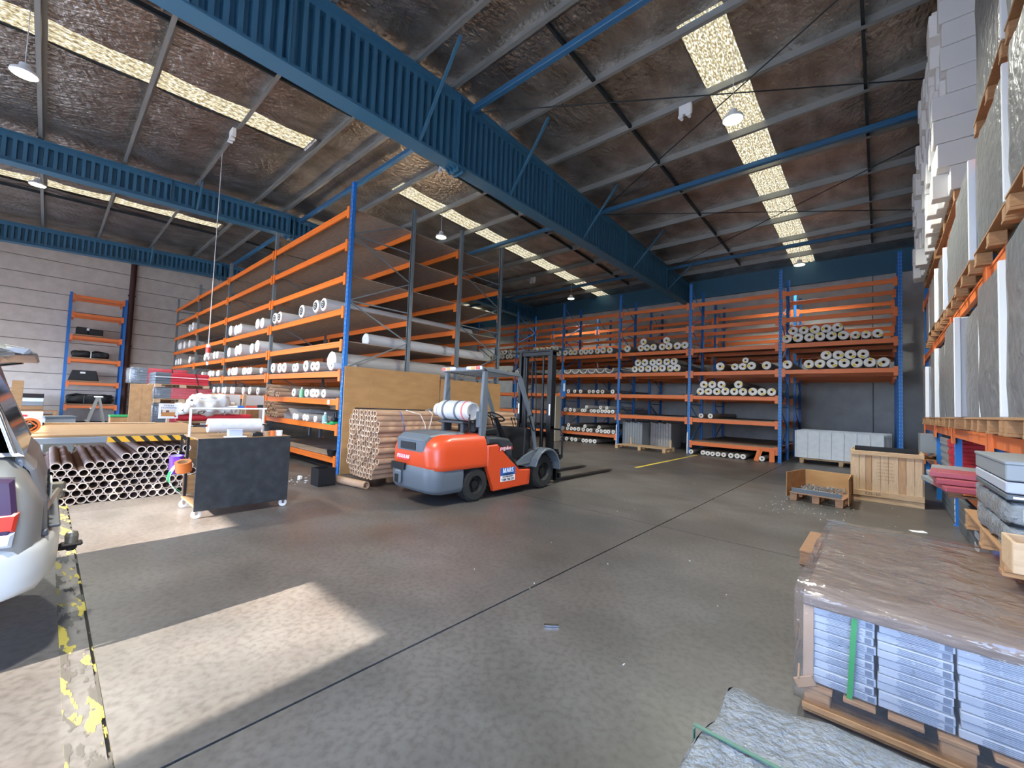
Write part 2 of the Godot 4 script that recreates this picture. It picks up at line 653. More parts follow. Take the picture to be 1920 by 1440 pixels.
func floor_material() -> void:
	# one stained picture of the slab, 32 m by 25 m, with fine grain laid over it
	var w := 1280
	var h := 1000
	var im := Image.create(w, h, false, Image.FORMAT_RGB8)
	var a := fnl(0.55, 3, 5)
	var b := fnl(0.16, 4, 4)
	var c := fnl(1.9, 5, 4)
	var g := hexc("6d6a68").srgb_to_linear()
	var br := hexc("6f5d53").srgb_to_linear()
	var dk := hexc("484a4b").srgb_to_linear()
	for y in h:
		var z := -21.0 + 25.0 * (y + 0.5) / h
		for x in w:
			var wx := -29.0 + 32.0 * (x + 0.5) / w
			var n1 := a.get_noise_2d(wx, z)
			var n2 := b.get_noise_2d(wx, z)
			var n3 := c.get_noise_2d(wx * 0.6, z)
			var t := clampf(0.5 + n2 * 1.1 + n1 * 0.35, 0.0, 1.0)
			var col := g.lerp(dk, t)
			var rust := exp(-((wx + 5.2) * (wx + 5.2)) / 3.2 - ((z + 3.0) * (z + 3.0)) / 1.6) * (0.55 + n1)
			col = col.lerp(br, clampf(rust + 0.25 * (n1 + 0.2), 0.0, 0.75))
			# tyre-worn lanes along the aisle
			var lane := sin((wx + 0.35 * n2) * 7.0) * 0.5 + 0.5
			col = col * (1.0 - 0.10 * lane * clampf(0.4 + n1, 0.0, 1.0)) * (1.0 + 0.22 * n3)
			im.set_pixel(x, y, Color(col.r, col.g, col.b).linear_to_srgb())
	var m := mat("floor", Color.WHITE, 0.5)
	m.albedo_texture = ImageTexture.create_from_image(im)
	m.detail_enabled = true
	m.detail_blend_mode = BaseMaterial3D.BLEND_MODE_MUL
	m.detail_uv_layer = BaseMaterial3D.DETAIL_UV_2
	m.uv2_triplanar = true
	m.uv2_world_triplanar = true
	m.uv2_scale = Vector3.ONE * 0.55
	m.detail_albedo = noise_tex(0.03, hexc("c8c6c4"), hexc("ffffff"), 1024, 6, 61, hexc("efedeb"))
	m.roughness_texture = noise_tex(0.012, Color(0.62, 0.62, 0.62), Color(1, 1, 1), 512, 4, 62)
	m.roughness = 0.52
	m.metallic_specular = 0.5

func stripe_texture() -> ImageTexture:
	var w := 512
	var h := 48
	var im := Image.create(w, h, false, Image.FORMAT_RGBA8)
	var f := fnl(0.05, 9, 5)
	var f2 := fnl(0.012, 10, 3)
	for y in h:
		for x in w:
			var wear := f.get_noise_2d(x, y) + 0.7 * f2.get_noise_2d(x, y)
			var st := fposmod((x + y * 0.8) / 64.0, 1.0) < 0.5
			var c := hexc("b5a548") if st else hexc("4c4a46")
			c.a = 0.7 if wear > (0.1 if st else 0.02) else 0.0
			im.set_pixel(x, y, c)
	return ImageTexture.create_from_image(im)

func picture_texture() -> ImageTexture:
	# a small print of a timber floor in a room
	var im := Image.create(64, 32, false, Image.FORMAT_RGB8)
	for y in 32:
		for x in 64:
			var c := hexc("c98a4e") if y > 12 else hexc("dcd2c2")
			if y > 12 and (x + y) % 9 == 0:
				c = hexc("a96f3a")
			if y > 3 and y < 13 and x > 20 and x < 36:
				c = hexc("6a4a44")
			if x < 4 and y < 20:
				c = hexc("3c3a30")
			im.set_pixel(x, y, c)
	return ImageTexture.create_from_image(im)
# ------------------------------------------------------------------ the building
const RIDGE := -5.6
const PITCH := 0.045
func roof_y(z: float) -> float:      # underside of the foil
	return 8.36 - PITCH * absf(z - RIDGE)

func slab_mesh(x0: float, x1: float, z0: float, z1: float) -> ArrayMesh:
	var b := MB.new()
	var e := 0.008
	b.span(Vector3(x0 + e, -0.15, z0 + e), Vector3(x1 - e, 0, z1 - e))
	for i in b.v.size():
		b.u[i] = Vector2((b.v[i].x + 29.0) / 32.0, (b.v[i].z + 21.0) / 25.0)
	return b.done()

func shell() -> void:
	var fl := struct("floor")
	var xs := [-28.4, -19.4, -10.8, -2.21, 2.7]
	var zs := [-20.3, -15.9, -10.7, -5.5, -0.27, 6.2]
	for i in xs.size() - 1:
		for j in zs.size() - 1:
			part(fl, "slab", slab_mesh(xs[i], xs[i + 1], zs[j], zs[j + 1]), "floor")
	part(fl, "joint_filler", MB.new().span(Vector3(-28.4, -0.16, -20.3), Vector3(2.7, -0.012, 6.2)), "joint_filler")
	part(fl, "painted_line", MB.new().span(Vector3(-4.80, -0.001, -15.1), Vector3(-4.72, 0.0015, -10.3)), "yellow_paint")
	var st := MB.new()
	st.quad(Vector3(-8.0, 0.002, -0.14), Vector3(-2.1, 0.002, -0.14), Vector3(-2.1, 0.002, -0.275), Vector3(-8.0, 0.002, -0.275))
	part(fl, "painted_stripe", st, "worn_stripe")
	var ap := struct("pavement_outside")
	part(ap, "slab", MB.new().span(Vector3(-60, -0.2, 6.2), Vector3(40, -0.02, 60)), "apron")
	# left wall: courses of precast planks
	var wl := struct("wall_left")
	part(wl, "backing", MB.new().span(Vector3(-28.2, 0, -20.3), Vector3(-26.98, 8.2, 6.2)), "mortar")
	var ys := 0.0
	var hh := 0.70
	var course := 0
	while ys < 8.0:
		var cut := [-20.3, -14.0, -8.2, -2.45, 6.2]
		for j in 4:
			part(wl, "panel", MB.new().cbox(Vector3(-26.95, ys + hh * 0.5, (cut[j] + cut[j + 1]) * 0.5), Vector3(0.1, hh - 0.022, cut[j + 1] - cut[j] - 0.012), 0.012), "block_wall")
		ys += hh
		course += 1
	# back wall: tilt-up concrete panels
	var wb := struct("wall_back")
	var bx := [-28.2, -21.0, -13.8, -6.85, -0.2, 3.0]
	for j in bx.size() - 1:
		part(wb, "panel", MB.new().cbox(Vector3((bx[j] + bx[j + 1]) * 0.5, 3.4, -20.3), Vector3(bx[j + 1] - bx[j] - 0.015, 6.8, 0.3), 0.015), "concrete_wall")
	part(wb, "upper_cladding", MB.new().span(Vector3(-28.2, 6.8, -20.5), Vector3(3.0, 8.0, -20.25)), "girder_blue")
	part(wb, "eave_beam", MB.new().span(Vector3(-28.2, 6.78, -20.2), Vector3(2.6, 6.98, -20.0)), "girder_blue")
	part(wb, "backing", MB.new().span(Vector3(-28.2, 0, -20.6), Vector3(3.0, 6.8, -20.4)), "mortar")
	var wr := struct("wall_right")
	var rz := [-20.4, -13.5, -6.5, 0.0]
	for j in rz.size() - 1:
		part(wr, "panel", MB.new().cbox(Vector3(2.75, 3.4, (rz[j] + rz[j + 1]) * 0.5), Vector3(0.3, 6.8, rz[j + 1] - rz[j] - 0.015), 0.015), "concrete_wall")
	part(wr, "backing", MB.new().span(Vector3(2.85, 0, -20.4), Vector3(3.0, 6.8, 0.0)), "mortar")
	part(wr, "pier", MB.new().span(Vector3(2.6, 0, 5.2), Vector3(2.9, 6.8, 6.2)), "concrete_wall")
	part(wr, "lintel", MB.new().span(Vector3(2.6, 4.64, 0.0), Vector3(2.9, 6.8, 5.2)), "concrete_wall")
	part(wr, "upper_cladding", MB.new().span(Vector3(2.65, 6.8, -20.4), Vector3(2.85, 8.5, 6.2)), "girder_blue")
	part(ap, "side_slab", MB.new().span(Vector3(2.7, -0.2, -40), Vector3(40, -0.02, 6.2)), "apron")
	# front wall behind the camera, with its roller doors open
	var wf := struct("wall_front")
	var op := [[-26.4, -20.2], [-18.9, -12.4], [-10.9, -2.05]]
	var x := -28.2
	var lin := 4.64
	for o in op:
		if o[1] < -11.0:
			part(wf, "half_lowered_shutter", MB.new().span(Vector3(o[0], 3.5, 6.05), Vector3(o[1], lin, 6.12)), "galvanised")
		part(wf, "pier", MB.new().span(Vector3(x, 0, 6.0), Vector3(o[0], lin, 6.2)), "concrete_wall")
		x = o[1]
	part(wf, "pier", MB.new().span(Vector3(x, 0, 6.0), Vector3(2.9, lin, 6.2)), "concrete_wall")
	part(wf, "lintel", MB.new().span(Vector3(-28.2, lin, 6.0), Vector3(2.9, 8.1, 6.2)), "concrete_wall")

func girder(x: float, z0: float, z1: float, braces: Array, depth := 0.0) -> void:
	var g := Node3D.new()
	g.name = numbered("roof_girder")
	add_child(g)
	g.set_meta("kind", "structure")
	# the main girder has a level bottom flange; the rafters keep one depth all along
	var top := func(z: float) -> float: return 8.12 - PITCH * absf(z - RIDGE)
	var bot := func(z: float) -> float: return 6.55 if depth == 0.0 else 8.12 - depth - PITCH * absf(z - RIDGE)
	var fw := 0.34
	for s in [[z1, RIDGE], [RIDGE, z0]]:
		# flanges
		var a: float = s[0]
		var b: float = s[1]
		var ba: float = bot.call(a)
		var bb: float = bot.call(b)
		part(g, "bottom_flange", MB.new().prism([Vector2(a, ba), Vector2(b, bb), Vector2(b, bb + 0.025), Vector2(a, ba + 0.025)], x - fw / 2, x + fw / 2), "girder_blue")
		part(g, "bottom_channel", MB.new().prism([Vector2(a, ba + 0.02), Vector2(b, bb + 0.02), Vector2(b, bb + 0.14), Vector2(a, ba + 0.14)], x - 0.06, x + 0.06), "girder_blue")
		var t := MB.new()
		var ya: float = top.call(a)
		var yc: float = top.call(b)
		var p := [Vector2(a, ya), Vector2(b, yc), Vector2(b, yc - 0.03), Vector2(a, ya - 0.03)]
		t.prism(p, x - fw / 2, x + fw / 2)
		part(g, "top_flange", t, "girder_blue")
		t = MB.new()
		p = [Vector2(a, ya - 0.02), Vector2(b, yc - 0.02), Vector2(b, yc - 0.15), Vector2(a, ya - 0.15)]
		t.prism(p, x - 0.06, x + 0.06)
		part(g, "top_channel", t, "girder_blue")
		# folded web, trapezoid ribs standing upright
		var w := MB.new()
		var per := 0.172
		var z := a
		while z > b + 0.01:
			var pts := [[z, -0.07], [z - per * 0.42, -0.07], [z - per * 0.5, 0.07], [z - per * 0.92, 0.07], [z - per, -0.07]]
			for k in 4:
				var za: float = maxf(pts[k][0], b)
				var zb: float = maxf(pts[k + 1][0], b)
				var xa: float = x + pts[k][1]
				var xb: float = x + pts[k + 1][1]
				w.quad(Vector3(xa, bot.call(za) + 0.1, za), Vector3(xb, bot.call(zb) + 0.1, zb), Vector3(xb, top.call(zb) - 0.1, zb), Vector3(xa, top.call(za) - 0.1, za))
			z -= per
		part(g, "folded_web", w, "girder_blue")
	for z in [-2.15, -8.9, -13.4, -17.2]:
		part(g, "stiffener", MB.new().span(Vector3(x - 0.13, bot.call(z) + 0.02, z - 0.012), Vector3(x + 0.13, top.call(z) - 0.02, z + 0.012)), "girder_blue")
	var yb: float = bot.call(RIDGE)
	for s in [-0.07, 0.07]:
		part(g, "splice_plate", MB.new().span(Vector3(x - 0.15, yb - 0.1, RIDGE + s - 0.014), Vector3(x + 0.15, top.call(RIDGE) + 0.02, RIDGE + s + 0.014)), "girder_blue")
		for k in 3:
			part(g, "gusset", MB.new().prism([Vector2(RIDGE + s, yb), Vector2(RIDGE + s * 3.2, yb), Vector2(RIDGE + s, yb - 0.12)], x - 0.12 + k * 0.11, x - 0.11 + k * 0.11), "girder_blue")
	for z in braces:
		for sd in [1.0]:
			var c := MB.new()
			var p0 := Vector3(x + 0.13 * sd, bot.call(z) + 0.03, z)
			var p1 := Vector3(x + (1.25 if depth == 0.0 else 0.65) * sd, roof_y(z) - 0.22, z)
			var d := (p1 - p0)
			var bs := Basis(d.cross(Vector3.BACK).normalized(), d.normalized(), Vector3.BACK)
			c.box((p0 + p1) / 2 + bs.x * 0.02, Vector3(0.005, d.length(), 0.05), bs)
			c.box((p0 + p1) / 2 + Vector3(0, 0, 0.023), Vector3(0.045, d.length(), 0.005), bs)
			part(g, "fly_brace", c, "girder_blue")

func roof() -> void:
	var cl := struct("ceiling")
	var pz := [5.4, 3.75, 2.1, 0.45, -1.12, -2.8, -4.45, -5.38, -7.06, -8.72, -10.4, -12.06, -13.76, -15.46, -17.15, -18.84]
	var strips := [-2.31, -11.45, -20.1]
	var sw := 0.76
	# foil-faced blanket between purlins, split at the roof lights
	var edges := [-28.2]
	for s in [-20.1, -11.45, -2.31]:
		edges.append(s - sw / 2)
		edges.append(s + sw / 2)
	edges.append(2.9)
	for i in edges.size() - 1:
		var x0: float = edges[i]
		var x1: float = edges[i + 1]
		var lit := i % 2 == 1
		for half in [[6.2, RIDGE], [RIDGE, -20.4]]:
			var zz := [half[0], half[1]]
			if lit:
				if half[0] > 0.0:
					zz = [half[0], -4.3, half[1]]
				else:
					zz = [half[0], -7.0, half[1]]
			for k in zz.size() - 1:
				var a: float = zz[k]
				var b: float = zz[k + 1]
				var is_lit: bool = lit and ((half[0] > 0.0 and k == 0) or (half[0] < 0.0 and k == 1))
				if not is_lit:
					# sags a little between the purlins
					var m := MB.new()
					var cuts := [a]
					for q in pz:
						if q < a - 0.05 and q > b + 0.05:
							cuts.append(q)
					cuts.append(b)
					for c in cuts.size() - 1:
						var steps := 4
						for j in steps:
							var t0 := float(j) / steps
							var t1 := float(j + 1) / steps
							var z0: float = lerpf(cuts[c], cuts[c + 1], t0)
							var z1: float = lerpf(cuts[c], cuts[c + 1], t1)
							var y0 := roof_y(z0) - 0.05 * sin(PI * t0)
							var y1 := roof_y(z1) - 0.05 * sin(PI * t1)
							m.quad(Vector3(x0, y0, z0), Vector3(x0, y1, z1), Vector3(x1, y1, z1), Vector3(x1, y0, z0))
					part(cl, "foil_blanket", m, "foil")
					var tp := MB.new()
					tp.prism([Vector2(a, roof_y(a) + 0.03), Vector2(b, roof_y(b) + 0.03), Vector2(b, roof_y(b) + 0.05), Vector2(a, roof_y(a) + 0.05)], x0, x1)
					part(cl, "roof_sheet", tp, "galvanised")
				else:
					# translucent ribbed sheets, one per bay between purlins
					var cuts := [a]
					for q in pz:
						if q < a - 0.05 and q > b + 0.05:
							cuts.append(q)
					cuts.append(b)
					for c in cuts.size() - 1:
						var m := MB.new()
						var n := 4
						var pw := sw / n
						for r in n:
							var xa := x0 + r * pw
							var pr := [[0.0, 0.0], [0.62, 0.0], [0.72, 0.035], [0.9, 0.035], [1.0, 0.0]]
							for s in 4:
								var xs0: float = xa + pr[s][0] * pw
								var xs1: float = xa + pr[s + 1][0] * pw
								var ya := roof_y(cuts[c]) + 0.03
								var yb := roof_y(cuts[c + 1]) + 0.03
								m.quad(Vector3(xs0, ya + pr[s][1], cuts[c]), Vector3(xs0, yb + pr[s][1], cuts[c + 1]), Vector3(xs1, yb + pr[s + 1][1], cuts[c + 1]), Vector3(xs1, ya + pr[s + 1][1], cuts[c]))
						part(cl, "skylight_sheet", m, "skylight")
	# purlins: lipped Z sections on top of the girders
	for z in pz:
		var y := roof_y(z) - 0.2
		var m := MB.new()
		m.span(Vector3(-28.1, y, z - 0.002), Vector3(2.6, y + 0.2, z + 0.002))
		m.span(Vector3(-28.1, y, z), Vector3(2.6, y + 0.003, z + 0.075))
		m.span(Vector3(-28.1, y, z + 0.072), Vector3(2.6, y + 0.02, z + 0.075))
		m.span(Vector3(-28.1, y + 0.197, z - 0.075), Vector3(2.6, y + 0.2, z))
		part(cl, "purlin", m, "galvanised")
	# bridging between purlins
	for x in [-0.2, -4.35, -9.3, -20.9]:
		for i in pz.size() - 1:
			if i == 6:
				continue
			var za: float = pz[i]
			var zb: float = pz[i + 1]
			var m := MB.new()
			m.prism([Vector2(za, roof_y(za) - 0.06), Vector2(zb, roof_y(zb) - 0.06), Vector2(zb, roof_y(zb) - 0.15), Vector2(za, roof_y(za) - 0.15)], x - 0.025, x + 0.025)
			part(cl, "bridging", m, "dark_rod")
	# blue struts and the crossing tie rods
	for z in [-5.95, -11.55, -17.4]:
		for sp in [[-25.1, -16.2], [-16.2, -6.85], [-6.85, 2.6]]:
			part(cl, "strut", MB.new().cbox(Vector3((sp[0] + sp[1]) / 2, roof_y(z) - 0.28, z), Vector3(sp[1] - sp[0], 0.12, 0.12), 0.012), "strut_blue")
	for c in [[-5.95, -11.55], [-11.55, -17.4]]:
		for f in [[0, 1], [1, 0]]:
			var m := MB.new()
			m.cyl(Vector3(-6.7, roof_y(c[f[0]]) - 0.32, c[f[0]] - 0.1 * (1 - 2 * f[0])), Vector3(2.5, roof_y(c[f[1]]) - 0.32, c[f[1]]), 0.012, 0.012, 6)
			part(cl, "tie_rod", m, "dark_rod")
	girder(-6.85, -20.1, 6.0, [-0.9, -4.55, -7.2, -10.5, -13.9, -17.2])
	girder(-16.2, -20.1, 6.0, [-2.8, -7.06, -12.06], 0.77)
	girder(-25.1, -20.1, 6.0, [-2.8], 0.77)
# ------------------------------------------------------------------ racking
func post_mesh(h: float) -> ArrayMesh:
	var key := "post%.2f" % h
	if not cache.has(key):
		var m := MB.new()
		# open channel, 90 by 70, with a rolled step
		m.span(Vector3(-0.045, 0, 0.03), Vector3(-0.012, h, 0.036))
		m.span(Vector3(0.012, 0, 0.03), Vector3(0.045, h, 0.036))
		m.span(Vector3(-0.014, 0, 0.018), Vector3(0.014, h, 0.024))
		m.span(Vector3(-0.014, 0, 0.018), Vector3(-0.010, h, 0.036))
		m.span(Vector3(0.010, 0, 0.018), Vector3(0.014, h, 0.036))
		m.span(Vector3(-0.045, 0, -0.036), Vector3(-0.041, h, 0.036))
		m.span(Vector3(0.041, 0, -0.036), Vector3(0.045, h, 0.036))
		m.span(Vector3(-0.045, 0, -0.036), Vector3(-0.025, h, -0.032))
		m.span(Vector3(0.025, 0, -0.036), Vector3(0.045, h, -0.032))
		m.span(Vector3(-0.06, 0, -0.06), Vector3(0.06, 0.006, 0.06))
		cache[key] = m.done()
	return cache[key]

func slots_mesh(h: float) -> ArrayMesh:   # the keyhole slots, on both front faces
	var key := "slots%.2f" % h
	if not cache.has(key):
		var m := MB.new()
		var y := 0.15
		while y < h - 0.1:
			for x in [-0.028, 0.028]:
				m.span(Vector3(x - 0.006, y, 0.0355), Vector3(x + 0.006, y + 0.03, 0.0365))
			y += 0.1
		cache[key] = m.done()
	return cache[key]

func beam_mesh(l: float, h := 0.12) -> ArrayMesh:   # along x, with an end plate at each end
	var key := "beam%.2f_%.2f" % [l, h]
	if not cache.has(key):
		var m := MB.new()
		m.cbox(Vector3(0, -h * 0.5, 0), Vector3(l, h, 0.045), 0.006)
		m.span(Vector3(-l / 2, -0.03, 0.018), Vector3(l / 2, 0.0, 0.03))
		for s in [-1.0, 1.0]:
			m.span(Vector3(s * l / 2 - 0.045 * (1 + s), -h - 0.09, 0.02), Vector3(s * l / 2 + 0.045 * (1 - s), 0.04, 0.045))
		cache[key] = m.done()
	return cache[key]

func bar(parent: Node3D, called: String, p: Vector3, q: Vector3, w: float, mat_name: String) -> void:
	var d := q - p
	var e := d.cross(Vector3.UP if absf(d.normalized().y) < 0.9 else Vector3.RIGHT).normalized()
	var b := Basis(e, d.normalized(), e.cross(d.normalized()))
	part(parent, called, MB.new().box((p + q) / 2, Vector3(w, d.length(), w), b), mat_name)

func frame(parent: Node3D, x: float, za: float, zb: float, h: float, ma: String, mb: String, mbr: String, slots := false, h0 := 0.25) -> void:
	part(parent, "upright", post_mesh(h), ma, Vector3(x, 0, za))
	part(parent, "upright", post_mesh(h), mb, Vector3(x, 0, zb), Basis(Vector3.UP, PI))
	if slots:
		part(parent, "slot_row", slots_mesh(h), "slot_edge", Vector3(x, 0, za))
	var y := h0
	var up := true
	var step := 0.7
	while y + step < h:
		bar(parent, "brace", Vector3(x, y, za if up else zb), Vector3(x, y + step, zb if up else za), 0.025, mbr)
		if up:
			bar(parent, "brace", Vector3(x, y, za), Vector3(x, y, zb), 0.025, mbr)
		y += step
		up = not up

func roll_parts() -> void:
	# unit roll: radius 1, length 1 along -z from the origin; three wrapped shapes
	for k in 3:
		var f := fnl(0.9, 70 + k, 2)
		var rings := []
		for j in 6:
			var row := []
			var z := -j / 5.0
			for i in 18:
				var a := TAU * i / 18.0
				var r := 0.97 + 0.035 * f.get_noise_3d(cos(a) * 1.6, sin(a) * 1.6, z * 5.0)
				row.append(Vector3(cos(a) * r, sin(a) * r * 0.985, z - 0.002))
			rings.append(row)
		var bm := MB.new().loft(rings, false)
		for i in 18:
			bm.tri(Vector3(0, 0, -1.002), rings[5][(i + 1) % 18], rings[5][i])
		cache["roll_body%d" % k] = bm.done()
		# end face: a shallow white crown round the core
		var m := MB.new()
		var st := m.v.size()
		for i in 18:
			var a0 := TAU * i / 18.0
			var a1 := TAU * (i + 1) / 18.0
			var rad := [[0.30, 0.004], [0.42, 0.012], [0.88, 0.012], [1.0, -0.004], [0.99, -0.02]]
			for s in 4:
				var q := []
				for e in [[a0, s], [a1, s], [a1, s + 1], [a0, s + 1]]:
					var rr: float = rad[e[1]][0] + (0.03 * f.get_noise_2d(cos(e[0]) * 2.0, sin(e[0]) * 2.0) if e[1] > 1 else 0.0)
					q.append(Vector3(cos(e[0]) * rr, sin(e[0]) * rr, rad[e[1]][1]))
				m.quad(q[0], q[1], q[2], q[3])
		m.fix_wind(st)
		for i in range(0, m.v.size(), 3):
			if m.n[i].z < -0.3:
				m.flip(i)
		cache["roll_face%d" % k] = m.done()
	cache["roll_core"] = MB.new().tube(Vector3(0, 0, 0.0015), Vector3(0, 0, -0.99), 0.31, 0.26, 14).done()
	cache["roll_plug"] = MB.new().lathe([Vector2(0.32, 0.003), Vector2(0.2, -0.006), Vector2(0.0, -0.008)], 14).done()
	var t := MB.new()
	t.box(Vector3(0.0, 0.0, 0.0), Vector3(0.42, 0.22, 0.012))
	t.box(Vector3(0.16, -0.16, 0.0), Vector3(0.16, 0.2, 0.011))
	cache["roll_tag"] = t.done()
	cache["roll_flag"] = MB.new().cyl(Vector3(0, 0, 0.0), Vector3(0, 0, 0.014), 0.6, 0.6, 14).done()

func carpet_roll(at: Vector3, r: float, l: float, label: String, group: String, body: String, style := 0) -> Node3D:
	var o := thing("carpet_roll", label, "carpet roll", at, 0.0, group)
	o.rotation.z = r2(0, TAU) if style != 2 else 0.0
	var k := rng.randi() % 3
	part(o, "wrapped_body", cache["roll_body%d" % k], body, Vector3.ZERO, Basis.from_scale(Vector3(r, r, l)))
	if style == 2:
		part(o, "end_face", cache["roll_face%d" % k], "roll_end", Vector3.ZERO, Basis.from_scale(Vector3(r, r, 1.0)))
		part(o, "end_label", cache["roll_flag"], "label_black", Vector3(0, 0, 0.004), Basis.from_scale(Vector3(r, r, 1.0)))
		for j in 3:
			part(o, "label_print", MB.new().box(Vector3(0, (j - 1) * r * 0.28, 0.0195), Vector3(r * 0.55, r * 0.09, 0.003)), "tag_white")
		return o
	part(o, "end_face", cache["roll_face%d" % k], "roll_end", Vector3.ZERO, Basis.from_scale(Vector3(r, r, 1.0)))
	if style == 3:
		part(o, "end_plug", cache["roll_plug"], "roll_end", Vector3.ZERO, Basis.from_scale(Vector3(r, r, 1.0)))
	else:
		part(o, "core", cache["roll_core"], "tube_brown", Vector3.ZERO, Basis.from_scale(Vector3(r, r, l)))
	if style == 1:
		part(o, "yellow_tag", cache["roll_tag"], "tag_yellow", Vector3(0, r * 0.66, 0.014), Basis.from_scale(Vector3(r * 1.5, r * 1.3, 1.0)))
	return o

func shelf_rolls(xs: Array, y: float, z: float, r: float, l: float, where: String, group: String, body: String, style := 0, jitter := 0.012) -> void:
	for i in xs.size():
		var x: float = xs[i]
		var rr := r * r2(0.93, 1.05)
		if i > 0:
			rr = minf(rr, (x - xs[i - 1]) * 0.49)
		if i < xs.size() - 1:
			rr = minf(rr, (xs[i + 1] - x) * 0.49)
		carpet_roll(Vector3(x, y + rr + 0.004, z + r2(-0.04, 0.05)), rr, l, "%s roll from left, %s" % [nth(i), where], group, body, style)

func front_rack() -> void:
	roll_parts()
	var rk := thing("pallet_rack", "long orange rack of shallow shelves with one bright blue corner post, behind the forklift", "rack")
	var xs := [-8.22, -12.55, -16.88, -21.2, -25.5]
	var zs := [-4.03, -5.53, -7.02, -8.55]
	var lv := [5.5, 4.8, 4.09, 3.39, 2.7, 2.08, 1.49, 0.96, 0.30]
	for i in xs.size():
		var h := 6.05 if i < 3 else 6.0
		frame(rk, xs[i], zs[0], zs[1], h, "rack_blue" if i == 0 else "rack_grey", "rack_grey", "rack_grey", i == 0, 0.75)
		frame(rk, xs[i], zs[2], zs[3], h, "rack_grey", "rack_grey", "rack_grey", false, 0.75)
	for i in xs.size() - 1:
		var l: float = xs[i] - xs[i + 1] - 0.09
		var cx: float = (xs[i] + xs[i + 1]) / 2
		for j in lv.size():
			if i > 0 and j > 6:
				continue
			for k in 4:
				if j > 6 and k > 1:
					continue
				part(rk, "beam", beam_mesh(l), "rack_orange", Vector3(cx, lv[j], zs[k] + (0.02 if k % 2 == 0 else -0.02)), Basis(Vector3.UP, 0.0 if k % 2 == 0 else PI))
			# two loose boards to a shelf
			for k in 2:
				var x0 := cx - l / 2 + k * l / 2
				var back: float = zs[3] if j <= 6 else zs[1]
				part(rk, "shelf_board", MB.new().span(Vector3(x0 + 0.01, lv[j] + 0.001, back - 0.03), Vector3(x0 + l / 2 - 0.01, lv[j] + 0.018, zs[0] - 0.03 + r2(0, 0.03))), "shelf_board")
	var lp := MB.new().box(Vector3.ZERO, Vector3(0.10, 0.09, 0.003))
	part(rk, "shelf_label", lp, "tag_white", Vector3(-8.72, 1.43, -3.975))
	var g := "carpet rolls on the long orange rack"
	var z := -3.92
	var s := "long orange rack"
	shelf_rolls([-11.96, -11.66, -10.36, -9.45, -9.10], 3.408, z, 0.155, 4.3, "with round black end label, fourth shelf of the %s" % s, g, "roll_light", 2)
	shelf_rolls([-15.96, -15.55, -15.12, -14.82, -13.43, -13.12], 3.408, z, 0.17, 4.0, "fourth shelf, second bay of the %s" % s, g, "roll_light", 3)
	shelf_rolls([-22.27, -21.5], 4.108, z, 0.16, 3.8, "third shelf of the farthest bays, %s" % s, g, "roll_light")
	shelf_rolls([-24.0, -23.45, -22.95, -22.0], 3.408, z, 0.16, 3.8, "fourth shelf of the farthest bay, %s" % s, g, "roll_light", 3)
	shelf_rolls([-16.1, -15.32, -14.73, -13.91, -13.19], 2.718, z, 0.165, 4.1, "fifth shelf, second bay of the %s" % s, g, "roll_light", 3)
	shelf_rolls([-19.12, -18.47, -17.75, -17.3], 2.718, z, 0.14, 3.8, "fifth shelf, third bay of the %s" % s, g, "roll_light")
	shelf_rolls([-24.48, -23.87, -23.40, -21.89, -21.45], 2.718, z, 0.14, 3.8, "fifth shelf, fourth bay of the %s" % s, g, "roll_grey")
	carpet_roll(Vector3(-8.75, 2.718 + 0.15, -4.75), 0.15, 3.6, "pale roll set back near the end frame, fifth shelf of the %s" % s, g, "roll_light", 3)
	shelf_rolls([-11.80, -11.50, -11.18, -10.62, -10.40, -9.93, -9.53, -9.31], 2.098, z, 0.125, 3.8, "sixth shelf, blue-post bay of the %s" % s, g, "roll_grey")
	carpet_roll(Vector3(-8.62, 2.098 + 0.20, z - 0.02), 0.2, 3.6, "largest white roll beside the blue corner post, sixth shelf of the %s" % s, g, "roll_grey", 3)
	carpet_roll(Vector3(-8.345, 2.098 + 0.08, z + 0.09), 0.075, 0.5, "small white roll leaning on the largest one by the blue post", g, "roll_light")
	shelf_rolls([-15.92, -15.52, -15.2, -14.94, -14.50, -14.10, -13.88, -13.66, -12.90, -12.72], 2.098, z, 0.125, 3.7, "sixth shelf, second bay of the %s" % s, g, "roll_grey")
	shelf_rolls([-19.2, -18.5, -18.23, -17.92, -17.3, -17.06], 2.098, z, 0.11, 3.7, "sixth shelf, third bay of the %s" % s, g, "roll_grey")
	shelf_rolls([-10.48, -9.70, -9.49, -9.29, -9.09, -8.9], 1.508, z, 0.10, 3.6, "seventh shelf, blue-post bay of the %s" % s, g, "roll_grey")
	shelf_rolls([-17.55, -17.04, -16.31, -16.0, -15.44, -15.1, -14.11, -13.81, -12.87], 1.508, z, 0.115, 3.6, "seventh shelf, second bay of the %s" % s, g, "roll_grey")
	shelf_rolls([-10.23, -10.0, -9.76, -9.52, -9.18], 0.978, z + 0.03, 0.075, 1.3, "small, on the tool shelf of the %s" % s, g, "roll_grey")
	# brown tubes on the two work shelves
	var tm := tube_mesh(Vector3(0, 0, -1.42), 0.055, 0.046, 14, "tube_edge")
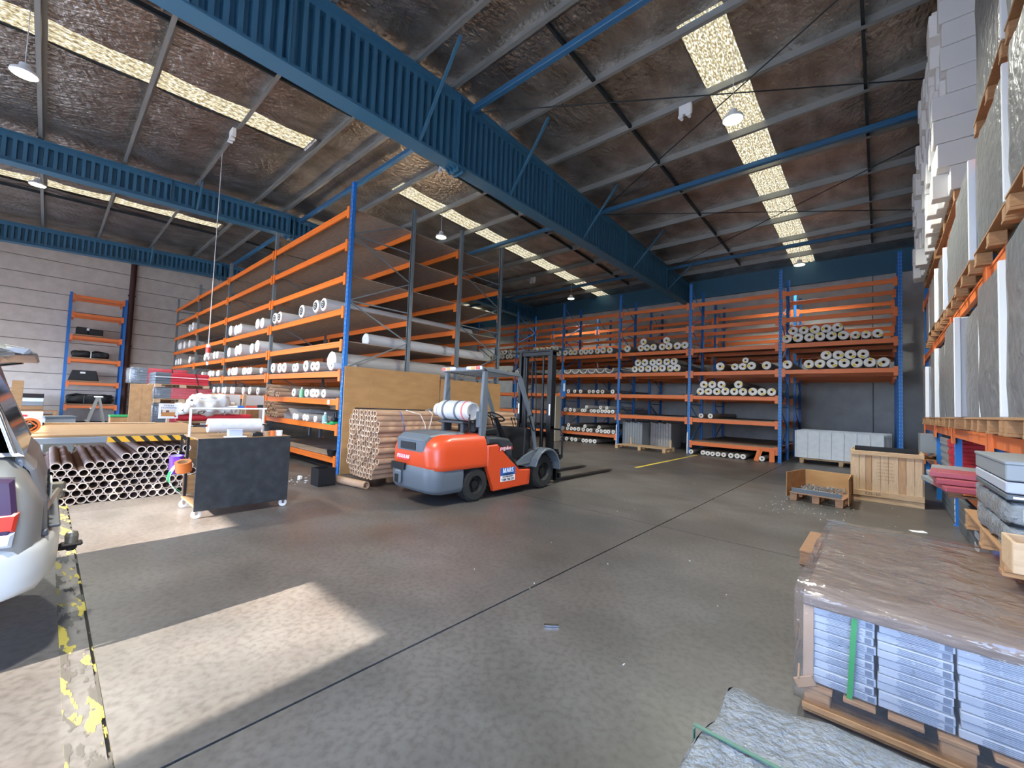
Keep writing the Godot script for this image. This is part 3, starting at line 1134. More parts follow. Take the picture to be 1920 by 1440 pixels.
	for row in [[1.508, [-12.30, 10], "seventh shelf"], [1.508 + 0.097, [-12.25, 6], "seventh shelf"], [1.508 + 0.194, [-12.3, 3], "seventh shelf"],
			[0.978, [-12.30, 9], "tool shelf"], [0.978 + 0.097, [-12.25, 8], "tool shelf"], [0.978 + 0.194, [-12.3, 7], "tool shelf"], [0.978 + 0.291, [-12.25, 5], "tool shelf"]]:
		var a: Array = row[1]
		var up := int(round((row[0] - (1.508 if row[2] == "seventh shelf" else 0.978)) / 0.097))
		for i in int(a[1]):
			solo("cardboard_tube", "thin brown tube on the long rack %s, %s row up, %s from left" % [row[2], nth(up), nth(i)], "tube", tm, "tube_brown", Vector3(a[0] + i * 0.112, row[0] + 0.056, z + r2(-0.03, 0.05)), Basis(), "thin brown tubes on the long rack")
	# small things on the work shelves
	bottle("spray_bottle", "pale green squeeze bottle among rolls on the seventh shelf", Vector3(-10.06, 1.508, -3.95), 0.05, 0.24, "bottle_green")
	bottle("spray_bottle", "teal trigger bottle beside the blue post on the tool shelf", Vector3(-8.78, 0.978, -3.95), 0.06, 0.24, "bottle_teal")
	var t := thing("power_tool", "black and green power tool by the blue post on the tool shelf", "power tool", Vector3(-8.42, 0.978, -3.99))
	part(t, "body", MB.new().cbox(Vector3(0, 0.10, 0), Vector3(0.13, 0.08, 0.12), 0.02), "black_plastic")
	part(t, "handle", MB.new().sweep([Vector3(-0.05, 0.14, 0), Vector3(-0.05, 0.22, 0), Vector3(0.03, 0.24, 0), Vector3(0.06, 0.15, 0)], 0.018), "black_plastic")
	part(t, "guard", MB.new().cbox(Vector3(0.02, 0.03, 0.02), Vector3(0.14, 0.06, 0.14), 0.015), "plastic_green")
	t = thing("tool_tray", "flat green plastic tray at the front of the tool shelf", "tray", Vector3(-8.42, 0.978, -3.885))
	part(t, "base", MB.new().cbox(Vector3(0, 0.012, 0), Vector3(0.24, 0.024, 0.07), 0.004), "plastic_green")
	part(t, "handle", MB.new().cyl(Vector3(-0.12, 0.02, 0.0), Vector3(-0.24, 0.03, 0.0), 0.012), "white_paint")
	t = thing("vinyl_offcut", "crumpled sheets of grey vinyl draped on the tool shelf", "vinyl offcut", Vector3(-10.9, 0.978, -3.98))
	for k in 3:
		var rings := []
		for j in 6:
			var row := []
			var zz := -0.25 * j
			for i in 9:
				var a := PI * i / 8.0
				var rr := 0.17 - 0.03 * k + 0.02 * sin(i * 2.0 + j + k)
				row.append(Vector3(cos(a) * rr * 1.3 + k * 0.15, sin(a) * rr * (1.3 - 0.2 * k) + 0.004, zz))
			rings.append(row)
		var sh := MB.new()
		for j in 5:
			for i in 8:
				sh.quad(rings[j][i], rings[j][i + 1], rings[j + 1][i + 1], rings[j + 1][i])
		part(t, "folded_sheet", sh, "roll_grey")
	t = thing("black_tub", "black plastic tub on the floor shelf under the tool shelf", "tub", Vector3(-8.5, 0.318, -4.0))
	part(t, "wall", MB.new().lathe([Vector2(0.07, 0.0), Vector2(0.1, 0.13), Vector2(0.09, 0.13), Vector2(0.06, 0.01), Vector2(0.0, 0.01)], 16, Vector3.ZERO, Basis(Vector3.RIGHT, Vector3.FORWARD, Vector3.UP)), "black_plastic")
	part(t, "contents", MB.new().cyl(Vector3(0, 0.03, 0), Vector3(0, 0.09, 0), 0.075), "cardboard")

func bottle(called: String, label: String, at: Vector3, r: float, h: float, mt: String) -> void:
	var t := thing(called, label, "bottle", at)
	var up := Basis(Vector3.RIGHT, Vector3.FORWARD, Vector3.UP)
	part(t, "body", MB.new().lathe([Vector2(0, 0), Vector2(r, 0), Vector2(r, h * 0.6), Vector2(r * 0.4, h * 0.78), Vector2(r * 0.4, h * 0.84)], 14, Vector3.ZERO, up), mt)
	part(t, "cap", MB.new().lathe([Vector2(r * 0.45, h * 0.82), Vector2(r * 0.4, h * 0.92), Vector2(r * 0.12, h), Vector2(0, h)], 12, Vector3.ZERO, up), "white_paint")

func back_rack() -> void:
	var rk := thing("wide_rack", "tall blue-post rack with orange beams along the concrete back wall", "rack")
	var xs := [0.41, -2.37, -5.15, -7.93, -10.71, -13.5, -16.3]
	var rows := [[-15.42, -16.8], [-18.42, -19.72]]
	var lv := [5.4, 4.56, 3.74, 2.92, 2.07, 1.26, 0.44]
	for i in xs.size():
		for r in rows:
			frame(rk, xs[i], r[0], r[1], 6.15, "rack_blue", "rack_blue", "rack_blue", r[0] > -16.0, 0.35)
	var lowest := [3, 6, 5, 6, 6, 6]
	for i in xs.size() - 1:
		var l: float = xs[i] - xs[i + 1] - 0.09
		var cx: float = (xs[i] + xs[i + 1]) / 2
		for j in lv.size():
			if j > lowest[i]:
				continue
			for k in 4:
				var zz: float = rows[k / 2][k % 2]
				part(rk, "beam", beam_mesh(l, 0.13), "rack_orange_red", Vector3(cx, lv[j], zz + (0.02 if k % 2 == 0 else -0.02)), Basis(Vector3.UP, 0.0 if k % 2 == 0 else PI))
			if (i == 1 and j == 5) or (i == 1 and j == 6) or (i >= 2 and j > 2) or j == 2:
				part(rk, "shelf_board", MB.new().span(Vector3(cx - l / 2 + 0.02, lv[j] + 0.001, -19.7), Vector3(cx + l / 2 - 0.02, lv[j] + 0.018, -15.46)), "shelf_board")
	for s in [[-5.02, 0.75], [-7.8, 0.85]]:
		part(rk, "post_guard", MB.new().span(Vector3(s[0] - 0.17, 0, -15.37), Vector3(s[0] - 0.135, s[1], -15.33)), "white_paint")
	var g := "carpet rolls on the back-wall rack"
	var z := -15.3
	var b := "roll_body"
	shelf_rolls([-2.18, -1.89, -1.61, -1.34, -1.07, -0.80, -0.53, -0.30, -0.05], 3.758, z, 0.136, 3.8, "lower layer, third shelf, end bay of back-wall rack", g, b, 1)
	shelf_rolls([-2.02, -1.75, -1.47, -1.20, -0.93], 3.99, z, 0.134, 3.8, "upper layer, third shelf, end bay of back-wall rack", g, b, 1)
	shelf_rolls([-2.16, -1.62, -1.34, -1.06, -0.78, -0.50, -0.22, 0.07], 2.938, z, 0.14, 3.8, "lower layer, fourth shelf, end bay of back-wall rack", g, b, 1)
	shelf_rolls([-1.20, -0.92, -0.64, -0.36], 3.18, z, 0.14, 3.8, "upper layer, fourth shelf, end bay of back-wall rack", g, b, 1)
	shelf_rolls([-4.11, -3.66, -3.42, -3.15, -2.73], 2.938, z, 0.14, 3.8, "fourth shelf, bay next to the end, back-wall rack", g, b, 1)
	shelf_rolls([-3.33], 3.16, z, 0.10, 3.8, "resting on two others, fourth shelf, bay next to the end", g, b, 1)
	shelf_rolls([-4.75, -4.48, -4.21, -3.93, -3.66, -3.40, -3.12, -2.85, -2.59], 2.088, z, 0.134, 3.8, "lower layer, fifth shelf of the back-wall rack", g, b, 1)
	shelf_rolls([-4.62, -4.35, -4.06, -3.53], 2.32, z, 0.134, 3.8, "upper layer, fifth shelf of the back-wall rack", g, b, 1)
	shelf_rolls([-4.72, -4.41], 1.278, z - 0.05, 0.085, 3.2, "small, on the nearly empty sixth shelf of the back-wall rack", g, b)
	shelf_rolls([-5.00, -4.62, -4.45, -4.29, -4.12, -3.95, -3.72, -3.54, -3.36, -2.82], 0.0, z + 0.04, 0.085, 3.4, "the floor under the lowest beam, back-wall rack", g, b)
	shelf_rolls([-7.55, -6.99, -6.72, -6.46, -6.15, -5.88, -5.59, -5.30], 3.758, z, 0.136, 3.8, "lower layer, third shelf, bay above the flat pallet", g, b, 1)
	shelf_rolls([-6.87, -5.98], 3.99, z, 0.134, 3.8, "upper layer, third shelf, bay above the flat pallet", g, b, 1)
	shelf_rolls([-7.22, -6.93, -6.66, -6.39, -6.11, -5.83, -5.56], 2.938, z, 0.138, 3.8, "lower layer, fourth shelf, bay above the flat pallet", g, b, 1)
	shelf_rolls([-7.09, -6.79, -6.51, -6.24, -5.95, -5.68], 3.175, z, 0.138, 3.8, "upper layer, fourth shelf, bay above the flat pallet", g, b, 1)
	shelf_rolls([-10.50, -10.24, -9.98, -9.71, -9.45, -9.19, -8.91, -8.62, -8.34], 3.758, z, 0.132, 3.8, "third shelf, bay behind the mast, back-wall rack", g, b, 1)
	shelf_rolls([-10.30, -9.96, -9.68, -9.22, -9.06, -8.84, -8.62, -8.16], 2.088, z, 0.085, 3.4, "small, fifth shelf, bay behind the mast, back-wall rack", g, b)
	shelf_rolls([-10.41, -10.17, -9.93, -9.57, -9.40, -9.12, -8.94, -8.76, -8.60, -8.44, -8.28, -8.1], 1.278, z, 0.08, 3.4, "small, sixth shelf, bay behind the mast, back-wall rack", g, "roll_grey")
	shelf_rolls([-9.32, -8.68, -8.36], 1.43, z, 0.075, 3.4, "small, on top of others, sixth shelf behind the mast", g, "roll_light")
	shelf_rolls([-10.51, -10.30, -10.10, -9.90, -9.70, -9.47, -9.28, -9.10, -8.79, -8.61, -8.43, -8.26, -8.09], 0.458, z, 0.085, 3.4, "small, on the lowest shelf, bay behind the mast", g, b)
	shelf_rolls([-10.2, -9.37, -8.7], 0.615, z, 0.08, 3.4, "small, on top of others, lowest shelf behind the mast", g, b)
	shelf_rolls([-10.55, -10.30, -10.04, -9.80, -9.45, -9.28, -9.10, -8.90], 0.0, z + 0.03, 0.09, 3.4, "the floor, bay behind the mast", g, b)
	shelf_rolls([-12.94, -12.68, -12.40, -12.11, -11.79, -11.46, -11.15, -10.89], 3.758, z, 0.13, 3.8, "lower layer, third shelf, bay left of the mast", g, b, 1)
	shelf_rolls([-12.26, -11.95, -11.62, -11.3, -11.02], 3.98, z, 0.13, 3.8, "upper layer, third shelf, bay left of the mast", g, b, 1)
	shelf_rolls([-15.2, -14.58, -14.31, -14.04, -13.78], 3.758, z, 0.13, 3.8, "lower layer, third shelf, farthest bay past the end frame", g, b, 1)
	shelf_rolls([-14.44, -14.17, -13.9], 3.985, z, 0.13, 3.8, "upper layer, third shelf, farthest bay past the end frame", g, b, 1)
	shelf_rolls([-14.06, -13.80, -13.3], 2.938, z, 0.13, 3.8, "fourth shelf, farthest bay past the end frame", g, b, 1)
	# half-round white gutters nested on the fourth shelf
	var gm := MB.new()
	for i in 10:
		var a0 := PI + PI * i / 10.0
		var a1 := PI + PI * (i + 1) / 10.0
		for rr in [0.20, 0.16]:
			gm.quad(Vector3(cos(a0) * rr, 0.2 + sin(a0) * rr, 0), Vector3(cos(a1) * rr, 0.2 + sin(a1) * rr, 0), Vector3(cos(a1) * rr, 0.2 + sin(a1) * rr, -3.6), Vector3(cos(a0) * rr, 0.2 + sin(a0) * rr, -3.6))
		gm.quad(Vector3(cos(a0) * 0.16, 0.2 + sin(a0) * 0.16, 0), Vector3(cos(a0) * 0.2, 0.2 + sin(a0) * 0.2, 0), Vector3(cos(a1) * 0.2, 0.2 + sin(a1) * 0.2, 0), Vector3(cos(a1) * 0.16, 0.2 + sin(a1) * 0.16, 0))
	var gmesh := gm.done()
	for i in 6:
		solo("roll_cradle", "%s white half-round cradle from the left on the back-wall rack" % nth(i), "cradle", gmesh, "foam_white", Vector3(-10.38 + i * 0.41, 2.938, z), Basis(), "white half-round cradles")
	# spare beams standing by the end post
	for i in 2:
		var o := thing("spare_beam", ["orange spare rack beam leaning over the floor rolls", "orange spare rack beam end standing upright beside the blue post"][i], "rack beam", [Vector3(-3.02, 0.0, -15.3), Vector3(-2.58, 0.0, -15.3)][i], 0.0, "spare orange beams")
		var bs := Basis(Vector3.BACK, deg_to_rad([-18.0, 0.0][i]))
		part(o, "channel", MB.new().cbox(Vector3(0, 0.2, 0), Vector3(0.1, 0.4, 0.05), 0.006, Basis()), "rack_orange_red", Vector3.ZERO, bs)
		part(o, "end_plate", MB.new().box(Vector3(0.07, 0.2, 0.01), Vector3(0.05, 0.38, 0.01)), "rack_orange_red", Vector3.ZERO, bs)
# ------------------------------------------------------------------ pallets and the right-hand rack
func pallet(o: Node3D, c: Vector3, lx: float, lz: float, mt := "pallet_wood", n := 6, along_x := true) -> void:
	# deck boards run along x (or z); nine blocks; three bottom boards
	var w := (lz if along_x else lx)
	var bw := w / (n + (n - 1) * 0.35)
	for i in n:
		var t := -w / 2 + bw / 2 + i * (w - bw) / (n - 1)
		if along_x:
			part(o, "deck_board", MB.new().cbox(c + Vector3(0, 0.135, t), Vector3(lx, 0.02, bw), 0.003), mt)
		else:
			part(o, "deck_board", MB.new().cbox(c + Vector3(t, 0.135, 0), Vector3(bw, 0.02, lz), 0.003), mt)
	for i in 3:
		for j in 3:
			part(o, "block", MB.new().cbox(c + Vector3((i - 1) * (lx / 2 - 0.06), 0.075, (j - 1) * (lz / 2 - 0.06)), Vector3(0.11, 0.10, 0.11), 0.004), mt)
		if along_x:
			part(o, "bottom_board", MB.new().cbox(c + Vector3((i - 1) * (lx / 2 - 0.06), 0.0135, 0), Vector3(0.1, 0.025, lz), 0.003), mt)
		else:
			part(o, "bottom_board", MB.new().cbox(c + Vector3(0, 0.0135, (i - 1) * (lz / 2 - 0.06)), Vector3(lx, 0.025, 0.1), 0.003), mt)

func lumpy(c: Vector3, s: Vector3, bev: float, sd: int, amp: float, nx := 8, ny := 5) -> MB:
	# a wrapped block: rounded box whose skin dips and bulges a little
	var f := fnl(1.7, sd, 3)
	var m := MB.new()
	var faces := [[Vector3.RIGHT, Vector3.UP, Vector3.BACK], [Vector3.LEFT, Vector3.UP, Vector3.FORWARD], [Vector3.BACK, Vector3.UP, Vector3.LEFT], [Vector3.FORWARD, Vector3.UP, Vector3.RIGHT], [Vector3.UP, Vector3.BACK, Vector3.RIGHT], [Vector3.DOWN, Vector3.FORWARD, Vector3.RIGHT]]
	var h := s * 0.5
	var at := func(d: Vector3) -> Vector3:
		var p := Vector3(d.x * h.x, d.y * h.y, d.z * h.z)
		var q := Vector3(clampf(p.x, -h.x + bev, h.x - bev), clampf(p.y, -h.y + bev, h.y - bev), clampf(p.z, -h.z + bev, h.z - bev))
		var e := p - q
		if e.length() > 0.0001:
			e = e.normalized() * bev
		var w := amp * f.get_noise_3d((c.x + p.x) * 2.0, (c.y + p.y) * 2.0, (c.z + p.z) * 2.0)
		return c + q + e + e.normalized() * w
	for fc in faces:
		for i in nx:
			for j in ny:
				var q := []
				for e in [[i, j], [i + 1, j], [i + 1, j + 1], [i, j + 1]]:
					q.append(at.call(fc[0] + fc[2] * (2.0 * e[0] / nx - 1.0) + fc[1] * (2.0 * e[1] / ny - 1.0)))
				m.quad(q[0], q[1], q[2], q[3])
				for t in [6, 3]:
					if m.n[m.n.size() - t].dot(fc[0]) < 0.0:
						m.flip(m.n.size() - t)
	smooth(m)
	return m

func smooth(m: MB) -> void:   # share normals between corners that meet
	var sum := {}
	for i in m.v.size():
		var k := Vector3i((m.v[i] * 2000.0).round())
		sum[k] = sum.get(k, Vector3.ZERO) + m.n[i]
	for i in m.v.size():
		m.n[i] = sum[Vector3i((m.v[i] * 2000.0).round())].normalized()

func right_rack() -> void:
	var rk := thing("tall_rack", "blue-post pallet rack along the right wall, loaded with grey wrapped pallets", "rack", Vector3.ZERO, -PI / 2)
	var zs := [-3.5, -6.25, -9.02, -11.72, -14.4]
	var lv := [0.68, 1.42, 3.08, 4.42]
	for i in zs.size():
		frame(rk, zs[i], -0.86, -1.95, [5.6, 5.0, 4.5, 4.5, 5.6][i], "rack_blue", "rack_blue", "rack_blue", true, 0.3)
	for i in zs.size() - 1:
		var l: float = zs[i] - zs[i + 1] - 0.09
		var cx: float = (zs[i] + zs[i + 1]) / 2
		for j in 4:
			for k in 2:
				part(rk, "beam", beam_mesh(l, 0.13), "rack_orange_red", Vector3(cx, lv[j], [-0.84, -1.97][k]), Basis(Vector3.UP, PI * k))
		for j in [0, 1]:
			part(rk, "shelf_board", MB.new().span(Vector3(cx - l / 2 + 0.02, lv[j] + 0.001, -1.93), Vector3(cx + l / 2 - 0.02, lv[j] + 0.016, -0.88)), "shelf_board")
	# grey wrapped loads, two layers
	var lows := [[-3.62, 1.32, 0.70], [-5.02, 1.2, 0.71], [-6.36, 1.18, 0.76], [-7.62, 1.38, 0.70], [-9.1, 1.26, 0.74], [-10.44, 1.24, 0.72], [-11.8, 1.0, 0.68]]
	for i in lows.size():
		wrapped_load("grey film-wrapped pallet load on the chest-high beams, %s from the camera end" % nth(i), lows[i], 1.437, 1.22 + [0.1, 0.04, -0.02, 0.05, -0.06, 0.0, -0.2][i], 100 + i)
	var mids := [[-3.58, 1.16, 0.70], [-4.78, 1.44, 0.71], [-6.36, 1.26, 0.70], [-7.68, 1.3, 0.74], [-9.1, 1.06, 0.73], [-10.2, 1.46, 0.71], [-11.8, 1.0, 0.74]]
	for i in mids.size():
		wrapped_load("grey film-wrapped pallet load on the high beams, %s from the camera end" % nth(i), mids[i], 3.085, [1.1, 1.1, 1.08, 1.02, 0.98, 0.95, 0.8][i], 120 + i)
	wrapped_load("topmost grey wrapped pallet load beside the white slab stacks", [-4.85, 1.36, 0.72], 4.425, 1.5, 140)
	wrapped_load("topmost grey wrapped pallet load, at the camera end of the rack", [-3.6, 1.2, 0.72], 4.425, 1.5, 141)
	# two tall stacks of white slabs on the top beams
	var sm := MB.new().cbox(Vector3.ZERO, Vector3(1.3, 0.325, 0.2), 0.008).done()
	for s in 2:
		var z0: float = [-7.75, -10.45][s]
		var nz: int = [12, 11][s]
		var ny: int = [9, 7][s]
		var pl := thing("pallet", ["pallet carrying the nearer tall stack of white slabs", "pallet carrying the farther tall stack of white slabs"][s], "pallet", Vector3(1.3, 4.425, z0 - nz * 0.105), 0.0, "pallets under the white slabs")
		pallet(pl, Vector3.ZERO, 1.15, nz * 0.21, "pallet_wood", 9, true)
		for j in ny:
			for i in nz:
				solo("foam_block", "white foam block, %s layer up, %s from front of %s stack on top beams" % [nth(j), nth(i), ["nearer", "farther"][s]], "foam slab", sm, "foam_white", Vector3(1.30 + r2(-0.13, 0.05), 4.576 + 0.165 + j * 0.333, z0 - 0.105 - i * 0.21), Basis(), "white slabs on the top beams")
	right_low()

func wrapped_load(label: String, a: Array, y: float, h: float, sd: int) -> void:
	var z1: float = a[0]
	var d: float = a[1] - 0.06
	var x0: float = a[2]
	var o := thing("wrapped_pallet", label, "pallet load", Vector3(x0, y, z1 - d / 2), 0.0, "grey wrapped loads on the tall rack")
	pallet(o, Vector3(0.6, 0, 0), 1.2, d, "pallet_wood", 5, false)
	part(o, "boxes", MB.new().cbox(Vector3(0.6, 0.147 + h / 2, 0), Vector3(1.12, h, d - 0.02), 0.015), "box_white")
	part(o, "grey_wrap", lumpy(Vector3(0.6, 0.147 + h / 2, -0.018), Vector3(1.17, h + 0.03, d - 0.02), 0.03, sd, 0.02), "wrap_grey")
	part(o, "corner_board", MB.new().cbox(Vector3(0.03, 0.147 + h / 2, d / 2 - 0.018), Vector3(0.06, h, 0.045), 0.006), "paper_white")

func stacked_packs(label: String, at: Vector3, lx: float, lz: float, n: int, hp: float, ma: String, mb: String, split: float, along_z := true) -> Node3D:
	# flat flooring cartons piled up, each with a grey end and a coloured end
	var o := thing("carton_pile", label, "carton pile", at)
	for i in n:
		var dx := r2(-0.012, 0.012)
		var y := (i + 0.5) * hp
		if along_z:
			part(o, "carton_grey_end", MB.new().cbox(Vector3(dx, y, -lz / 2 + lz * split / 2), Vector3(lx, hp - 0.003, lz * split), 0.004), ma)
			part(o, "carton_coloured_end", MB.new().cbox(Vector3(dx, y, -lz / 2 + lz * split + lz * (1 - split) / 2), Vector3(lx, hp - 0.003, lz * (1 - split)), 0.004), mb)
		else:
			part(o, "carton_grey_end", MB.new().cbox(Vector3(-lx / 2 + lx * split / 2, y, dx), Vector3(lx * split, hp - 0.003, lz), 0.004), ma)
			part(o, "carton_coloured_end", MB.new().cbox(Vector3(-lx / 2 + lx * split + lx * (1 - split) / 2, y, dx), Vector3(lx * (1 - split), hp - 0.003, lz), 0.004), mb)
	return o

func right_low() -> void:
	# red and grey cartons behind the posts
	var y := 0.697
	stacked_packs("red and grey flooring cartons piled inside the second bay of the tall rack", Vector3(1.5, y, -7.7), 0.55, 2.3, 8, 0.075, "pack_grey", "pack_red", 0.25)
	stacked_packs("thin red-edged cartons with pale ends piled by the third post of the tall rack", Vector3(1.3, y, -10.2), 0.95, 1.5, 9, 0.06, "pack_grey_light", "pack_red", 0.75)
	stacked_packs("red and grey cartons piled in the nearest bay of the tall rack", Vector3(1.45, y, -5.55), 0.7, 1.05, 6, 0.075, "pack_red", "pack_grey", 0.6)
	# dark cartons on the floor under the lowest beams, white ends outward
	var cm := MB.new().cbox(Vector3.ZERO, Vector3(0.9, 0.085, 1.7), 0.005).done()
	for i in 6:
		var o := thing("long_carton", "long grey carton with white end, %s up in the floor pile by the rack post" % nth(i), "carton", Vector3(1.28, 0.05 + 0.09 * i, -10.05), 0.0, "long grey cartons on the floor")
		part(o, "body", cm, "pack_grey")
		part(o, "end_panel", MB.new().cbox(Vector3(-0.05, 0, 0.86), Vector3(0.8, 0.075, 0.02), 0.004), "paper_white")
	for i in 3:
		var o := thing("dark_carton", "dark long carton leaning low under the nearest lowest beam, %s from the floor" % nth(i), "carton", Vector3(1.3, 0.09 + i * 0.15, -7.6), 0.0, "dark cartons under the lowest beam")
		part(o, "body", MB.new().cbox(Vector3.ZERO, Vector3(0.95, 0.14, 2.2), 0.008), "pack_grey")
		part(o, "side_label", MB.new().box(Vector3(-0.476, 0, 0.4), Vector3(0.003, 0.08, 0.3)), "tag_white")
	# pallets that stick out of the low shelf, with loose goods on them
	var p := thing("pallet", "pallet jutting out of the low shelf under the branded grey cartons", "pallet", Vector3(1.1, 0.7, -4.25), 0.0, "pallets on the low shelf")
	pallet(p, Vector3.ZERO, 1.2, 1.4, "pallet_wood", 6, false)
	p = thing("pallet", "pallet jutting out of the low shelf beside the red vinyl bundles", "pallet", Vector3(0.86, 0.7, -7.3), 0.0, "pallets on the low shelf")
	# this one carries only a tipped board
	pallet(p, Vector3.ZERO, 0.62, 1.3, "pallet_old", 6, false)
	p = thing("pallet", "pallet on the low shelf at the far bay, by the grey box", "pallet", Vector3(1.15, 0.7, -12.6), 0.0, "pallets on the low shelf")
	pallet(p, Vector3.ZERO, 1.2, 1.2, "pallet_wood", 5, false)
	var bx := thing("grey_box", "plain grey cardboard box on the far low pallet", "box", Vector3(0.86, 0.845, -12.35))
	part(bx, "body", MB.new().cbox(Vector3(0, 0.2, 0), Vector3(0.5, 0.4, 0.55), 0.008), "pack_grey_light")
	part(bx, "tape", MB.new().box(Vector3(0, 0.401, 0), Vector3(0.5, 0.002, 0.05)), "cardboard")
	# branded cartons, wrapped white packs
	var yy := 0.862
	for i in 2:
		var w := thing("white_pack", ["upper white film-wrapped pack under the branded grey cartons", "lower white film-wrapped pack resting on the jutting pallet"][i], "pack", Vector3(1.06, yy + 0.065 + [0.13, 0.0][i], -4.0 + 0.05 * i), 0.0, "white wrapped packs")
		part(w, "body", lumpy(Vector3.ZERO, Vector3(1.1, 0.128, 1.1), 0.03, 150 + i, 0.035), "wrap_silver")
		part(w, "inner_edge", MB.new().cbox(Vector3(0, 0, 0.545), Vector3(1.0, 0.07, 0.03), 0.005), "box_white")
	for i in 3:
		var c := thing("branded_carton", ["topmost grey flooring carton with a red brand label", "middle grey flooring carton with white side panel", "lowest thin grey flooring carton on the white packs"][i], "carton", Vector3(1.08, yy + 0.266 + [0.150, 0.068, 0.017][i], -3.95), 0.0, "branded grey cartons")
		part(c, "body", MB.new().cbox(Vector3.ZERO, Vector3(1.15, [0.09, 0.06, 0.03][i], 0.95), 0.006), ["pack_grey_light", "box_white2", "pack_grey"][i])
		if i == 0:
			part(c, "lid", MB.new().cbox(Vector3(0, 0.05, 0), Vector3(1.16, 0.02, 0.96), 0.005), "pack_grey_light")
			var bs := Basis(Vector3.RIGHT, Vector3.UP, Vector3.BACK)
			part(c, "brand_label", MB.new().box(Vector3(-0.22, 0.0, 0.477), Vector3(0.28, 0.055, 0.004)), "logo_red")
			letters(c, "brand_lettering", "PEGULAN", 0.05, "tag_white", Vector3(-0.22, 0.0, 0.481), bs)
		elif i == 2:
			part(c, "spacer", MB.new().box(Vector3(0.0, 0.0, 0.47), Vector3(1.1, 0.012, 0.02)), "tag_white")
	var st := thing("stamped_crate", "small open wooden crate stamped ITALY beside the white wrapped pallet", "crate", Vector3(0.62, 0.86, -3.1))
	part(st, "front_board", MB.new().cbox(Vector3(0, 0.07, 0.11), Vector3(0.34, 0.14, 0.016), 0.003), "pine")
	part(st, "back_board", MB.new().cbox(Vector3(0, 0.07, -0.11), Vector3(0.34, 0.14, 0.016), 0.003), "pine")
	for s in [-1, 1]:
		part(st, "end_board", MB.new().cbox(Vector3(s * 0.162, 0.07, 0), Vector3(0.016, 0.14, 0.2), 0.003), "pine")
	part(st, "base", MB.new().cbox(Vector3(0, 0.01, 0), Vector3(0.32, 0.016, 0.2), 0.003), "pine")
	letters(st, "stamp", "ITALY", 0.05, "hazard_black", Vector3(0.02, 0.05, 0.12), Basis())
	letters(st, "stamp", "MT5", 0.045, "hazard_black", Vector3(0.0, 0.1, 0.12), Basis())
	for i in 3:
		var r := thing("flooring_bundle", "flat bundle of grey and red vinyl planks, %s of three sliding off the low shelf" % nth(i), "plank bundle", Vector3(0.74, 0.86 + i * 0.055, -6.3 - i * 0.1), 0.12 - 0.1 * i, "vinyl plank bundles")
		part(r, "grey_stack", MB.new().cbox(Vector3(0, 0.02, -0.28), Vector3(0.66, 0.05, 0.5), 0.006), "pack_grey_light")
		part(r, "red_stack", MB.new().cbox(Vector3(0, 0.02, 0.22), Vector3(0.66, 0.05, 0.48), 0.006), "pack_red_dull")
	var cl := thing("film_bundle", "crumpled bundle of clear film on the low shelf near the branded cartons", "film", Vector3(1.35, 1.2, -5.4))
	part(cl, "folds", lumpy(Vector3(0, 0.07, 0), Vector3(0.75, 0.2, 0.4), 0.08, 171, 0.09), "wrap_silver")
	part(cl, "loose_end", lumpy(Vector3(-0.3, 0.02, 0.1), Vector3(0.3, 0.08, 0.3), 0.035, 172, 0.05), "wrap_silver")
# ------------------------------------------------------------------ forklift
func wheel(o: Node3D, called: String, c: Vector3, r: float, w: float, side: float) -> void:
	var b := Basis(Vector3.UP, Vector3.BACK, Vector3.RIGHT)
	var t := part(o, called, MB.new().lathe([Vector2(r * 0.55, -w / 2), Vector2(r * 0.9, -w / 2), Vector2(r, -w * 0.38), Vector2(r, w * 0.38), Vector2(r * 0.9, w / 2), Vector2(r * 0.55, w / 2)], 32, Vector3.ZERO, b), "rubber", c)
	part(t, "rim", MB.new().lathe([Vector2(0.0, -w * 0.3), Vector2(r * 0.56, -w * 0.3), Vector2(r * 0.58, -w * 0.46), Vector2(r * 0.62, -w * 0.46), Vector2(r * 0.62, w * 0.46), Vector2(r * 0.58, w * 0.46), Vector2(r * 0.5, w * 0.2), Vector2(r * 0.28, w * 0.12), Vector2(r * 0.24, w * 0.34), Vector2(0, w * 0.36)], 24, Vector3.ZERO, b), "rim_dark")
	var lug := MB.new()
	for i in 22:
		var a := TAU * i / 22.0
		for s in [-1.0, 1.0]:
			var bb := Basis(Vector3.RIGHT, a + s * 0.06)
			lug.box(bb * Vector3(s * w * 0.3, r, 0), Vector3(w * 0.32, 0.012, r * 0.11), bb)
	part(t, "tread", lug, "rubber")
	var nuts := MB.new()
	for i in 6:
		var a := TAU * i / 6.0
		var p := Vector3(side * w * 0.16, cos(a) * r * 0.4, sin(a) * r * 0.4)
		nuts.cyl(p, p + Vector3(side * 0.03, 0, 0), 0.014, 0.014, 6)
	part(t, "wheel_nuts", nuts, "rim_dark")

func poly(a: Array) -> Array:
	var r := []
	for i in range(0, a.size(), 2):
		r.append(Vector2(a[i], a[i + 1]))
	return r

